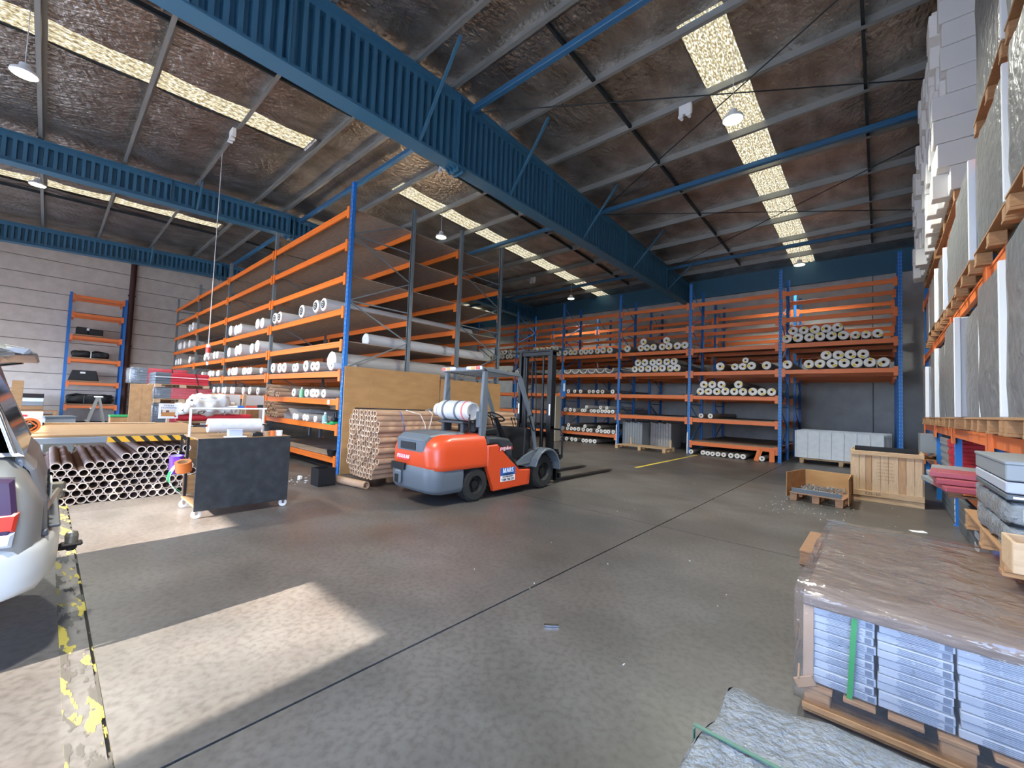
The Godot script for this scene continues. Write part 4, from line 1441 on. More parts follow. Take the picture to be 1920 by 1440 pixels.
func plan_ring(y: float, hx: float, zf: float, zr: float, rad: float) -> Array:
	# a level outline: square at the front, wide round corners at the rear
	var r := []
	for c in [[1.0, 1.0, rad], [-1.0, 1.0, rad], [-1.0, -1.0, 0.03], [1.0, -1.0, 0.03]]:
		var k: float = c[2]
		var cx: float = c[0] * (hx - k)
		var cz: float = (zr - k) if c[1] > 0.0 else (zf + k)
		var a0 := {Vector2(1, 1): 0.0, Vector2(-1, 1): PI / 2, Vector2(-1, -1): PI, Vector2(1, -1): PI * 1.5}
		var a: float = a0[Vector2(c[0], c[1])]
		for i in 7:
			var t := a + PI / 2 * i / 6.0
			r.append(Vector3(cx + cos(t) * k, y, cz + sin(t) * k))
	return r

func forklift() -> void:
	# local frame: origin on the floor under the machine's middle, x to its left, forward is -z
	var o := thing("forklift", "orange and grey gas forklift parked before the brown tube bundle", "forklift", Vector3(-5.27, 0, 0))
	var X := 0.58
	# counterweight: orange shell over a grey base, cut for the steer wheels
	var shell := []
	for q in [[0.52, 0.03, -3.74, 0.20], [0.535, 0.0, -3.70, 0.22], [0.60, 0.0, -3.68, 0.24], [0.80, 0.01, -3.665, 0.26], [0.93, 0.03, -3.69, 0.28], [1.0, 0.07, -3.76, 0.30], [1.035, 0.13, -3.86, 0.30]]:
		shell.append(plan_ring(q[0], X - q[1], -4.76 + q[1] * 0.3, q[2], q[3]))
	part(o, "counterweight", MB.new().loft(shell), "forklift_orange")
	shell = []
	for q in [[0.17, 0.10, -3.82, 0.16], [0.20, 0.04, -3.72, 0.2], [0.26, 0.02, -3.67, 0.22], [0.45, 0.01, -3.655, 0.24], [0.555, 0.02, -3.67, 0.24], [0.57, 0.05, -3.70, 0.24]]:
		shell.append(plan_ring(q[0], X - q[1], -4.27, q[2], q[3]))
	part(o, "counterweight_base", MB.new().loft(shell), "forklift_grey")
	part(o, "hood_inset", MB.new().prism(poly([-3.66, 0.79, -3.655, 0.96, -3.76, 1.045, -4.1, 1.075, -4.45, 1.06, -4.5, 1.0, -3.9, 0.78]), -0.36, 0.36, 0.06), "forklift_grey")
	part(o, "vent_opening", MB.new().span(Vector3(-0.22, 0.81, -3.70), Vector3(0.16, 0.92, -3.65)), "black_plastic")
	part(o, "hood_lip", MB.new().cbox(Vector3(0, 0.955, -3.685), Vector3(0.66, 0.05, 0.07), 0.02), "forklift_grey")
	var bs := Basis()
	part(o, "brand_panel", MB.new().box(Vector3(-0.16, 0.69, -3.672), Vector3(0.3, 0.10, 0.012), Basis(Vector3.RIGHT, -0.12)), "logo_red")
	letters(o, "brand_lettering", "PEGULAN", 0.075, "tag_white", Vector3(-0.16, 0.69, -3.664), Basis(Vector3.RIGHT, -0.12), "Droid Sans", 0.004, 400, true)
	part(o, "tow_recess", MB.new().span(Vector3(-0.42, 0.49, -3.67), Vector3(-0.08, 0.59, -3.63)), "black_plastic")
	part(o, "tow_pin", MB.new().cbox(Vector3(-0.22, 0.38, -3.63), Vector3(0.16, 0.2, 0.05), 0.02), "forklift_grey")
	part(o, "tow_pocket", MB.new().cbox(Vector3(-0.22, 0.36, -3.605), Vector3(0.1, 0.12, 0.01), 0.004), "black_plastic")
	# chassis sides
	part(o, "side_panel", MB.new().prism(poly([-4.74, 0.86, -4.98, 0.87, -5.22, 0.66, -5.55, 0.41, -5.86, 0.39, -5.83, 0.12, -4.93, 0.11, -4.80, 0.40, -4.74, 0.53]), X - 0.1, X, 0.02), "forklift_orange")
	part(o, "side_panel", MB.new().prism(poly([-4.74, 0.86, -4.98, 0.87, -5.22, 0.66, -5.55, 0.41, -5.86, 0.39, -5.83, 0.12, -4.93, 0.11, -4.80, 0.40, -4.74, 0.53]), -X, -X + 0.1, 0.02), "forklift_orange")
	part(o, "chassis", MB.new().prism(poly([-4.2, 0.5, -4.9, 0.55, -5.9, 0.3, -6.3, 0.3, -6.3, 0.16, -4.9, 0.16, -4.7, 0.4, -4.3, 0.42]), -0.44, 0.44, 0.02), "black_plastic")
	# seat deck and dark side cowl
	part(o, "cowl", MB.new().prism(poly([-4.74, 1.0, -4.74, 0.87, -4.98, 0.87, -5.22, 0.67, -5.34, 0.60, -5.36, 0.86, -5.26, 0.95, -5.0, 0.99]), -X + 0.03, X - 0.0, 0.05), "forklift_dark")
	part(o, "floor_plate", MB.new().prism(poly([-5.22, 0.66, -5.55, 0.415, -5.9, 0.41, -6.05, 0.72, -5.98, 0.73, -5.85, 0.52, -5.5, 0.50, -5.3, 0.68]), -X + 0.02, X - 0.01, 0.02), "forklift_dark")
	for s in [-1.0, 1.0]:
		# mudguard over the drive wheel
		var arc := []
		for i in 9:
			var a := deg_to_rad(15.0 + 165.0 * i / 8.0)
			arc.append(Vector2(-6.22 + cos(a) * 0.40, 0.33 + sin(a) * 0.42))
		for i in 9:
			var a := deg_to_rad(15.0 + 165.0 * (8 - i) / 8.0)
			arc.append(Vector2(-6.22 + cos(a) * 0.36, 0.33 + sin(a) * 0.38))
		part(o, "mudguard", MB.new().prism(arc, s * (X - 0.12), s * (X - 0.12) + 0.24, 0.01), "forklift_grey")
		part(o, "step_cheek", MB.new().prism(poly([-5.5, 0.50, -5.86, 0.40, -5.86, 0.55, -6.0, 0.70, -6.12, 0.76, -5.7, 0.62]), s * X - 0.03 * s, s * (X - 0.02) - 0.06 * s, 0.0), "forklift_grey")
	letters(o, "cowl_badge", "pegulan", 0.09, "logo_red", Vector3(X + 0.002, 0.80, -5.16), Basis(Vector3.UP, PI / 2), "Droid Sans", 0.006, 700, true)
	letters(o, "cowl_badge", "pegulan", 0.075, "tag_white", Vector3(X + 0.004, 0.80, -5.16), Basis(Vector3.UP, PI / 2), "Droid Sans", 0.006, 400, true)
	# hire decal
	var dk := part(o, "hire_decal", MB.new().box(Vector3(X + 0.002, 0.295, -5.24), Vector3(0.006, 0.10, 0.36)), "tag_white")
	part(o, "hire_decal", MB.new().box(Vector3(X + 0.002, 0.405, -5.24), Vector3(0.006, 0.13, 0.36)), "decal_blue")
	var side := Basis(Vector3.UP, PI / 2)
	letters(o, "decal_lettering", "MARS", 0.10, "tag_white", Vector3(X + 0.006, 0.425, -5.24), side)
	letters(o, "decal_lettering", "FORKLIFTS", 0.045, "hazard_black", Vector3(X + 0.006, 0.362, -5.24), side)
	letters(o, "decal_lettering", "SALES HIRE SERVICE", 0.028, "hazard_black", Vector3(X + 0.006, 0.322, -5.24), side)
	letters(o, "decal_lettering", "1300 736 231", 0.052, "hazard_black", Vector3(X + 0.006, 0.275, -5.24), side)
	# wheels
	for s in [-1.0, 1.0]:
		wheel(o, "rear_wheel", Vector3(s * 0.46, 0.262, -4.53), 0.255, 0.19, s)
		wheel(o, "front_wheel", Vector3(s * 0.49, 0.31, -6.22), 0.30, 0.21, s)
	# overhead guard
	for s in [-1.0, 1.0]:
		part(o, "rear_pillar", MB.new().prism(poly([-4.64, 0.98, -4.76, 0.98, -4.80, 1.3, -4.76, 2.06, -4.68, 2.12, -4.64, 1.3]), s * 0.47 - 0.03, s * 0.47 + 0.03, 0.012), "forklift_grey")
		part(o, "front_pillar", MB.new().prism(poly([-6.06, 0.72, -6.13, 0.72, -6.02, 1.2, -5.66, 1.98, -5.58, 2.06, -5.53, 2.0, -5.95, 1.2]), s * 0.47 - 0.025, s * 0.47 + 0.025, 0.01), "forklift_grey")
		part(o, "roof_rail", MB.new().prism(poly([-4.66, 2.05, -4.66, 2.12, -5.56, 2.08, -5.62, 2.02]), s * 0.47 - 0.03, s * 0.47 + 0.03, 0.01), "forklift_grey")
		part(o, "grab_handle", MB.new().sweep([Vector3(s * 0.5, 1.35, -5.92), Vector3(s * 0.5, 1.33, -5.85), Vector3(s * 0.5, 1.08, -5.97), Vector3(s * 0.5, 1.06, -6.03)], 0.012), "black_steel")
	for i in 6:
		part(o, "roof_bar", MB.new().cbox(Vector3(0, 2.075 - i * 0.006, -4.82 - i * 0.13), Vector3(0.92, 0.05, 0.03), 0.008), "forklift_grey")
	part(o, "rear_cross_bar", MB.new().cbox(Vector3(0, 2.09, -4.66), Vector3(1.0, 0.07, 0.06), 0.01), "forklift_grey")
	# rear lamp bar
	for i in 2:
		var s := -1.0 if i == 0 else 1.0
		var la := part(o, "tail_lamp", MB.new().cbox(Vector3(s * 0.32, 2.10, -4.615), Vector3(0.34, 0.06, 0.05), 0.01), "white_paint")
		part(la, "red_lens", MB.new().cbox(Vector3(s * 0.43, 2.10, -4.59), Vector3(0.10, 0.045, 0.02), 0.006), "lamp_red")
		part(la, "amber_lens", MB.new().cbox(Vector3(s * 0.31, 2.10, -4.59), Vector3(0.10, 0.045, 0.02), 0.006), "lamp_amber")
		part(la, "clear_lens", MB.new().cbox(Vector3(s * 0.2, 2.10, -4.59), Vector3(0.08, 0.045, 0.02), 0.006), "lamp_clear")
	# gas bottle lying across the counterweight
	var gb := part(o, "gas_bottle", MB.new().lathe([Vector2(0.0, -0.40), Vector2(0.10, -0.39), Vector2(0.155, -0.33), Vector2(0.16, -0.3), Vector2(0.16, 0.32), Vector2(0.14, 0.37), Vector2(0.14, 0.41), Vector2(0.12, 0.41), Vector2(0.12, 0.36), Vector2(0.0, 0.37)], 24, Vector3(0, 1.40, -4.55), Basis(Vector3.UP, Vector3.BACK, Vector3.RIGHT)), "tank_grey")
	part(gb, "red_band", MB.new().tube(Vector3(0.28, 1.40, -4.55), Vector3(0.31, 1.40, -4.55), 0.165, 0.15, 24), "tank_red")
	for x in [-0.2, 0.1]:
		part(gb, "strap", MB.new().tube(Vector3(x, 1.40, -4.55), Vector3(x + 0.045, 1.40, -4.55), 0.166, 0.155, 24), "forklift_grey")
	part(gb, "collar", MB.new().tube(Vector3(-0.40, 1.40, -4.55), Vector3(-0.48, 1.40, -4.55), 0.11, 0.1, 20), "tank_grey")
	part(o, "bottle_cradle", MB.new().cbox(Vector3(0, 1.21, -4.55), Vector3(0.62, 0.04, 0.26), 0.01), "forklift_dark")
	for x in [-0.24, 0.24]:
		part(o, "cradle_leg", MB.new().cbox(Vector3(x, 1.13, -4.55), Vector3(0.07, 0.16, 0.18), 0.01), "forklift_dark")
	part(o, "gas_hose", MB.new().sweep([Vector3(0.38, 1.34, -4.5), Vector3(0.46, 1.25, -4.42), Vector3(0.44, 1.14, -4.45), Vector3(0.3, 1.08, -4.5)], 0.014), "black_plastic")
	part(o, "regulator", MB.new().cbox(Vector3(0.44, 1.27, -4.66), Vector3(0.1, 0.26, 0.08), 0.015), "forklift_grey")
	# seat and controls
	var seat := part(o, "seat", MB.new().prism(poly([-4.85, 0.98, -5.3, 0.98, -5.32, 1.07, -5.25, 1.11, -4.9, 1.08]), -0.24, 0.24, 0.03), "black_plastic")
	part(seat, "seat_back", MB.new().prism(poly([-4.78, 1.05, -4.92, 1.08, -4.86, 1.5, -4.76, 1.5]), -0.23, 0.23, 0.04), "black_plastic")
	part(o, "dashboard", MB.new().prism(poly([-5.82, 0.5, -5.98, 0.5, -6.02, 1.08, -5.86, 1.12]), -0.42, 0.42, 0.03), "black_plastic")
	part(o, "steering_column", MB.new().cyl(Vector3(-0.05, 0.75, -5.85), Vector3(-0.05, 1.27, -5.56), 0.06, 0.035, 12), "black_plastic")
	var sw := part(o, "steering_wheel", MB.new(), "black_plastic") if false else null
	var ring := MB.new()
	var tilt := Basis(Vector3.RIGHT, -0.5)
	for i in 20:
		var a0 := TAU * i / 20.0
		var a1 := TAU * (i + 1) / 20.0
		ring.cyl(Vector3(-0.05, 1.29, -5.55) + tilt * Vector3(cos(a0) * 0.17, 0, sin(a0) * 0.17), Vector3(-0.05, 1.29, -5.55) + tilt * Vector3(cos(a1) * 0.17, 0, sin(a1) * 0.17), 0.014, 0.014, 6, false)
	for i in 3:
		var a := TAU * i / 3.0
		ring.cyl(Vector3(-0.05, 1.28, -5.55), Vector3(-0.05, 1.29, -5.55) + tilt * Vector3(cos(a) * 0.17, 0, sin(a) * 0.17), 0.012, 0.012, 6)
	part(o, "steering_wheel", ring, "black_plastic")
	for i in 3:
		part(o, "lever", MB.new().cyl(Vector3(0.12 + i * 0.07, 1.08, -5.88), Vector3(0.12 + i * 0.07, 1.26, -5.80), 0.008, 0.008, 6).ball(Vector3(0.12 + i * 0.07, 1.27, -5.795), 0.022, 8), "black_plastic")
	# mast
	for s in [-1.0, 1.0]:
		part(o, "mast_rail", MB.new().span(Vector3(s * 0.40 - 0.03, 0.07, -6.74), Vector3(s * 0.40 + 0.03, 2.62, -6.60)), "black_steel", Vector3.ZERO, Basis(), "black outer rail")
		part(o, "mast_rail", MB.new().span(Vector3(s * 0.32 - 0.025, 0.10, -6.76), Vector3(s * 0.32 + 0.025, 2.60, -6.64)), "black_steel")
		part(o, "lift_cylinder", MB.new().cyl(Vector3(s * 0.22, 0.2, -6.60), Vector3(s * 0.22, 1.7, -6.60), 0.035, 0.035, 14).cyl(Vector3(s * 0.22, 1.7, -6.60), Vector3(s * 0.22, 2.5, -6.60), 0.022, 0.022, 12), "black_steel")
		part(o, "lift_chain", MB.new().span(Vector3(s * 0.14 - 0.012, 0.6, -6.70), Vector3(s * 0.14 + 0.012, 2.45, -6.68)), "rim_dark")
		part(o, "mast_label", MB.new().box(Vector3(s * 0.40, 1.45, -6.597), Vector3(0.035, 0.22, 0.003)), "tag_white")
	part(o, "mast_hose", MB.new().sweep([Vector3(0.05, 0.9, -6.62), Vector3(0.06, 1.6, -6.6), Vector3(0.0, 2.4, -6.62), Vector3(-0.06, 2.48, -6.65)], 0.012), "black_plastic")
	part(o, "mast_hose", MB.new().sweep([Vector3(-0.05, 0.9, -6.62), Vector3(-0.06, 1.7, -6.6), Vector3(-0.09, 2.35, -6.62)], 0.012), "black_plastic")
	for y in [2.58, 1.1, 0.5]:
		part(o, "mast_cross", MB.new().cbox(Vector3(0, y, -6.67), Vector3(0.86, 0.07 if y < 2 else 0.09, 0.10), 0.008), "black_steel")
	part(o, "mast_cap", MB.new().cbox(Vector3(-0.05, 2.63, -6.70), Vector3(1.0, 0.04, 0.2), 0.01), "black_steel")
	# carriage, backrest and forks
	for y in [0.16, 0.52]:
		part(o, "carriage_bar", MB.new().cbox(Vector3(0, y, -6.86), Vector3(1.05, 0.1, 0.05), 0.008), "black_steel")
	for s in [-1.0, 1.0]:
		part(o, "carriage_plate", MB.new().span(Vector3(s * 0.44 - 0.02, 0.05, -6.89), Vector3(s * 0.44 + 0.02, 0.62, -6.80)), "black_steel")
		part(o, "backrest_post", MB.new().sweep([Vector3(s * 0.52, 0.5, -6.90), Vector3(s * 0.52, 1.0, -6.90), Vector3(s * 0.47, 1.06, -6.90), Vector3(s * 0.2, 1.06, -6.90)], 0.018), "black_steel")
		part(o, "fork", MB.new().prism(poly([-6.88, 0.66, -6.93, 0.66, -6.93, 0.075, -9.2, 0.045, -9.2, 0.03, -6.9, 0.03, -6.88, 0.06]), s * 0.36 - 0.06, s * 0.36 + 0.06, 0.004), "black_steel")
	for x in [-0.25, 0.0, 0.25]:
		part(o, "backrest_bar", MB.new().cyl(Vector3(x, 0.55, -6.90), Vector3(x, 1.06, -6.90), 0.012, 0.012, 8), "black_steel")
	part(o, "backrest_bar", MB.new().cyl(Vector3(-0.25, 1.06, -6.90), Vector3(0.25, 1.06, -6.90), 0.018, 0.018, 8), "black_steel")

# ------------------------------------------------------------------ the wagon at the door
func car_ring(z: float, w: float, y0: float, y1: float, bul := 0.0) -> Array:
	# rounded cross-section of the lower body
	var r := []
	var n := 24
	for i in n:
		var a := TAU * i / n
		var cx := signf(cos(a)) * pow(absf(cos(a)), 0.35)
		var cy := signf(sin(a)) * pow(absf(sin(a)), 0.4)
		r.append(Vector3(cx * w * (1.0 - 0.03 * maxf(cy, 0.0)), (y0 + y1) / 2 + cy * (y1 - y0) / 2, z))
	return r

func car() -> void:
	var o := thing("station_wagon", "silver wagon backed in at the door, only its tail corner in frame", "car", Vector3(-4.5, 0, 0))
	var W := 1.02
	var rings := []
	for s in [[-0.03, 0.84, 0.56, 0.90], [0.0, 0.94, 0.50, 0.98], [0.05, 1.0, 0.46, 1.08], [0.12, 1.01, 0.42, 1.15], [0.3, W, 0.34, 1.18], [1.2, W, 0.30, 1.17], [3.4, W, 0.30, 1.12], [3.9, W, 0.32, 1.0], [4.5, 0.93, 0.36, 0.92], [4.75, 0.78, 0.42, 0.8]]:
		rings.append(car_ring(s[0], s[1], s[2], s[3]))
	part(o, "body", MB.new().loft(rings), "car_silver")
	# cabin: pillars, roof and glass
	rings = []
	for s in [[0.10, 0.86, 1.10], [0.30, 0.74, 1.66]]:
		pass
	part(o, "roof", MB.new().prism(poly([0.12, 1.745, 0.2, 1.80, 0.9, 1.83, 2.0, 1.82, 2.7, 1.74, 2.7, 1.68, 0.3, 1.70]), -0.70, 0.70, 0.06), "car_silver")
	var sp := MB.new()
	sp.prism(poly([0.05, 1.745, 0.10, 1.775, 0.45, 1.82, 0.5, 1.76, 0.2, 1.725, 0.06, 1.73]), -0.68, 0.68, 0.04)
	part(o, "spoiler", sp, "car_grey")
	for s in [-1.0, 1.0]:
		part(o, "rear_pillar", MB.new().prism(poly([0.06, 1.14, 0.28, 1.72, 0.52, 1.76, 0.62, 1.14]), s * 0.74 - 0.05 + 0.1 * s, s * 0.74 + 0.05, 0.02), "car_silver")
		part(o, "window_moulding", MB.new().sweep([Vector3(s * 0.86, 1.16, 0.10), Vector3(s * 0.75, 1.70, 0.27), Vector3(s * 0.70, 1.73, 0.14)], 0.014), "chrome")
		part(o, "side_window", MB.new().prism(poly([0.62, 1.15, 0.5, 1.74, 2.6, 1.72, 3.3, 1.14]), s * 0.76 - 0.02, s * 0.76 + 0.02), "car_glass")
		part(o, "roof_rack_bar", MB.new().sweep([Vector3(s * 0.6, 1.83, 0.45), Vector3(s * 0.6, 1.88, 0.55), Vector3(s * 0.6, 1.88, 2.2), Vector3(s * 0.6, 1.83, 2.3)], 0.015), "car_grey")
		var tl := part(o, "tail_lamp", MB.new().prism(poly([0.075, 0.70, 0.065, 0.86, 0.085, 1.04, 0.34, 1.08, 0.38, 0.98, 0.26, 0.70]), s * 0.84, s * 1.03, 0.02), "lens_purple")
		part(tl, "red_lens", MB.new().prism(poly([0.067, 0.76, 0.057, 0.86, 0.30, 0.87, 0.26, 0.76]), s * 0.838, s * 1.036, 0.015), "lamp_red")
		part(tl, "clear_lens", MB.new().prism(poly([0.075, 0.68, 0.067, 0.757, 0.26, 0.757, 0.22, 0.68]), s * 0.838, s * 1.036, 0.015), "lamp_clear")
		for z in [0.95, 3.75]:
			wheel(o, "wheel", Vector3(s * 0.82, 0.345, z), 0.34, 0.23, s)
	part(o, "rear_window", MB.new().prism(poly([0.06, 1.13, 0.27, 1.70, 0.30, 1.69, 0.10, 1.13]), -0.72, 0.72, 0.01), "car_glass")
	part(o, "windscreen", MB.new().prism(poly([2.62, 1.72, 3.5, 1.12, 3.46, 1.1, 2.58, 1.70]), -0.72, 0.72), "car_glass")
	part(o, "tailgate", MB.new().prism(poly([-0.055, 0.66, -0.045, 0.86, 0.01, 1.06, 0.07, 1.14, 0.10, 1.14, 0.06, 0.66]), -0.78, 0.78, 0.03), "car_grey")
	part(o, "tailgate_edge", MB.new().prism(poly([-0.06, 0.66, -0.055, 0.7, 0.03, 0.7, 0.03, 0.66]), -0.80, 0.80, 0.01), "car_trim")
	for i in 4:
		var h := MB.new()
		var c := Vector3(0.55 - i * 0.16, 0.88 + 0.02 * i, -0.046)
		h.box(c - Vector3(0.016, 0, 0), Vector3(0.009, 0.04, 0.012))
		h.box(c + Vector3(0.016, 0, 0), Vector3(0.009, 0.04, 0.012))
		h.box(c, Vector3(0.026, 0.01, 0.012))
		part(o, "badge_mark", h, "black_plastic")
	# bumper with its step, wrapping the corner
	var br := []
	for s in [[-0.98, 0.34], [-0.97, 0.10], [-0.86, -0.03], [-0.6, -0.09], [0.0, -0.11], [0.6, -0.09], [0.86, -0.03], [0.97, 0.10], [0.98, 0.34]]:
		var row := []
		for i in 14:
			var a := TAU * i / 14.0
			var ny := signf(sin(a)) * pow(absf(sin(a)), 0.6) * 0.14
			var nz := cos(a) * 0.075
			row.append(Vector3(s[0] * (1.05 + 0.02 * cos(a)), 0.525 + ny, s[1] + 0.05 - nz * 0.9))
		br.append(row)
	part(o, "bumper", MB.new().loft(br), "car_bumper")
	part(o, "step_pad", MB.new().cbox(Vector3(0, 0.682, -0.05), Vector3(1.3, 0.02, 0.12), 0.006), "car_trim")
	# steel tow bar: cross tube under the bumper with upturned lugs, tongue and covered ball
	part(o, "tow_cross_bar", MB.new().cbox(Vector3(0.15, 0.665, -0.035), Vector3(1.56, 0.09, 0.05), 0.018, Basis(Vector3.UP, -0.1)).cyl(Vector3(-0.55, 0.69, -0.14), Vector3(-0.55, 0.69, -0.155), 0.02, 0.02, 6), "tarnished")
	part(o, "tow_lug", MB.new().cbox(Vector3(-0.73, 0.67, -0.11), Vector3(0.05, 0.14, 0.10), 0.015), "tarnished")
	part(o, "tow_lug", MB.new().cbox(Vector3(0.92, 0.66, 0.06), Vector3(0.05, 0.1, 0.08), 0.015), "tarnished")
	part(o, "tow_tongue", MB.new().sweep([Vector3(0.0, 0.44, 0.1), Vector3(0.0, 0.40, -0.02), Vector3(0.0, 0.37, -0.10), Vector3(0.0, 0.375, -0.22)], 0.026, 8), "dark_iron")
	part(o, "tow_plate", MB.new().cbox(Vector3(0, 0.385, -0.19), Vector3(0.09, 0.025, 0.12), 0.01), "dark_iron")
	part(o, "tow_nut", MB.new().cyl(Vector3(0, 0.34, -0.19), Vector3(0, 0.38, -0.19), 0.025, 0.025, 6), "dark_iron")
	part(o, "ball_cover", MB.new().lathe([Vector2(0.036, 0.0), Vector2(0.038, 0.05), Vector2(0.03, 0.075), Vector2(0.0, 0.085)], 16, Vector3(0, 0.397, -0.19), Basis(Vector3.RIGHT, Vector3.FORWARD, Vector3.UP)), "tarnished")
	part(o, "number_plate", MB.new().cbox(Vector3(0, 0.82, -0.062), Vector3(0.37, 0.12, 0.01), 0.004), "paper_white")
# ------------------------------------------------------------------ goods on the floor by the long rack
func floor_goods() -> void:
	# two sheets of brown board stood against the end of the rack
	var bd := thing("board_sheet", "large sheet of brown board standing against the end of the long rack", "board", Vector3(-8.08, 0, 0))
	part(bd, "sheet", MB.new().cbox(Vector3(0.03, 1.09, -5.18), Vector3(0.018, 2.18, 2.42), 0.004), "cardboard_board", Vector3.ZERO, Basis(Vector3.BACK, 0.012))
	part(bd, "crease", MB.new().box(Vector3(0.042, 1.09, -4.55), Vector3(0.003, 2.16, 0.02)), "cardboard", Vector3.ZERO, Basis(Vector3.BACK, 0.012))
	bd = thing("board_sheet", "second brown board behind the gas bottle, against the end of the long rack", "board", Vector3(-8.1, 0, 0))
	part(bd, "sheet", MB.new().cbox(Vector3(0.03, 1.04, -7.5), Vector3(0.018, 2.08, 2.15), 0.004), "cardboard_board", Vector3.ZERO, Basis(Vector3.BACK, 0.01))
	part(bd, "taped_edge", MB.new().box(Vector3(0.041, 1.04, -6.47), Vector3(0.002, 2.04, 0.05)), "cardboard", Vector3.ZERO, Basis(Vector3.BACK, 0.01))
	# strapped bundle of brown tubes on a pallet
	var pl := thing("pallet", "pallet under the strapped bundle of brown tubes", "pallet", Vector3(-6.85, 0, -5.6))
	pallet(pl, Vector3.ZERO, 1.0, 2.6, "pallet_wood", 5, true)
	var r := 0.0515
	var tm := tube_mesh(Vector3(0, 0, -3.6), r, r - 0.010, 16, "tube_edge")
	var rows := 13
	for j in rows:
		var n := 10
		var x0 := -7.35 + (r if j % 2 == 1 else 0.0)
		if j == 0 or j == 12:
			n = 8
			x0 += r * 2.02
		if j == 1 or j == 11:
			n = 9
		for i in n:
			solo("cardboard_tube", "brown tube in the strapped bundle, %s row from its base, %s from its left" % [nth(j), nth(i)], "tube", tm, "tube_brown", Vector3(x0 + i * r * 2.02, 0.15 + r + j * r * 1.75, -3.77 + r2(-0.035, 0.035)), Basis(), "brown tubes in the strapped bundle")
	for k in 2:
		var z: float = [-4.25, -5.6][k]
		var s := MB.new()
		var pts := [Vector3(-6.36, 0.2, z), Vector3(-6.305, 0.34, z), Vector3(-6.305, 1.06, z), Vector3(-6.45, 1.33, z), Vector3(-7.24, 1.33, z), Vector3(-7.405, 1.1, z), Vector3(-7.405, 0.36, z), Vector3(-7.28, 0.16, z)]
		for i in pts.size() - 1:
			var d: Vector3 = pts[i + 1] - pts[i]
			var b := Basis(d.cross(Vector3.BACK).normalized(), d.normalized(), Vector3.BACK)
			s.box((pts[i] + pts[i + 1]) / 2, Vector3(0.003, d.length(), 0.018), b)
		solo("bundle_strap", ["blue strap round the tube bundle nearest its open ends", "blue strap round the tube bundle by the forklift"][k], "strap", s, "strap_blue", Vector3.ZERO, Basis(), "blue straps round the tube bundle")
	var ch := thing("extension_lead", "red tool pole with grey plug and white cord lying on the tube bundle", "cord", Vector3(0, 0, 0))
	part(ch, "pole", MB.new().cyl(Vector3(-7.25, 1.352, -3.8), Vector3(-6.6, 1.352, -4.9), 0.012, 0.012, 8), "dark_iron")
	part(ch, "plug", MB.new().cbox(Vector3(-6.55, 1.362, -4.98), Vector3(0.06, 0.045, 0.10), 0.01), "forklift_grey")
	part(ch, "cord", MB.new().sweep([Vector3(-6.56, 1.36, -4.95), Vector3(-6.36, 1.29, -4.9), Vector3(-6.285, 1.1, -4.8), Vector3(-6.285, 0.86, -4.72), Vector3(-6.285, 1.1, -4.68), Vector3(-6.33, 1.28, -4.6), Vector3(-6.5, 1.35, -4.4)], 0.007, 6), "foam_white")
	var lt := solo("loose_tube", "single fat brown tube lying on the floor before the bundle", "tube", MB.new().tube(Vector3(0, 0, 0), Vector3(0.78, 0, -0.12), 0.065, 0.05, 18), "tube_brown", Vector3(-7.3, 0.066, -3.58), Basis(), "")
	var bx := thing("waste_bin", "small square black bin on the floor beside the tube bundle", "bin", Vector3(-7.32, 0, -3.32))
	var w := 0.15
	part(bx, "base", MB.new().box(Vector3(0, 0.006, 0), Vector3(w * 2, 0.012, w * 2)), "black_plastic")
	for s in [-1.0, 1.0]:
		part(bx, "side", MB.new().box(Vector3(s * (w - 0.005), 0.15, 0), Vector3(0.01, 0.30, w * 2)), "black_plastic")
		part(bx, "side", MB.new().box(Vector3(0, 0.15, s * (w - 0.005)), Vector3(w * 2 - 0.02, 0.30, 0.01)), "black_plastic")
	# crumbs of foam and paper swept by the rack
	var crumbs := MB.new()
	for i in 46:
		var p := Vector3(-7.75 + r2(-0.55, 0.25), 0, -3.25 + r2(-0.35, 0.45))
		var q := r2(0.006, 0.02)
		crumbs.box(p + Vector3(0, q * 0.5 + 0.001, 0), Vector3(q * r2(0.8, 2.0), q, q), Basis(Vector3.UP, r2(0, 3)))
	for i in 150:
		var p := Vector3(r2(-3.2, 0.6), 0, r2(-10.2, -2.2))
		if i > 60:
			p = Vector3(-1.0 + r2(-0.5, 0.7), 0, -8.6 + r2(-0.5, 0.9))
		var q := r2(0.002, 0.008)
		crumbs.box(p + Vector3(0, q * 0.5 + 0.001, 0), Vector3(q * r2(0.8, 3.0), q, q), Basis(Vector3.UP, r2(0, 3)))
	var cr := solo("floor_crumbs", "scattered white crumbs and paper bits on the floor", "debris", crumbs, "crumb")
	cr.set_meta("kind", "stuff")
	for i in 3:
		var sc := thing("foam_scrap", ["larger white foam scrap on the floor below the bottom shelf", "white foam scrap by the black bin", "small white foam scrap near the rack beam"][i], "foam scrap", [Vector3(-8.0, 0, -3.2), Vector3(-7.62, 0, -3.45), Vector3(-8.12, 0, -2.95)][i], 0.4 * i, "foam scraps")
		part(sc, "chunk", MB.new().cbox(Vector3(0, 0.035, 0), Vector3(0.1, 0.07, 0.06), 0.012), "foam_white")
		part(sc, "chip", MB.new().cbox(Vector3(0.06, 0.014, 0.04), Vector3(0.05, 0.028, 0.04), 0.006), "foam_white")
	solo("metal_offcut", "small shiny strip of metal lying alone on the floor in mid-aisle", "metal offcut", MB.new().box(Vector3(0, 0.006, 0), Vector3(0.10, 0.003, 0.035)).box(Vector3(0, 0.008, 0.017), Vector3(0.10, 0.012, 0.002)), "chrome", Vector3(-1.73, 0, -2.45), Basis(Vector3.UP, 0.7))
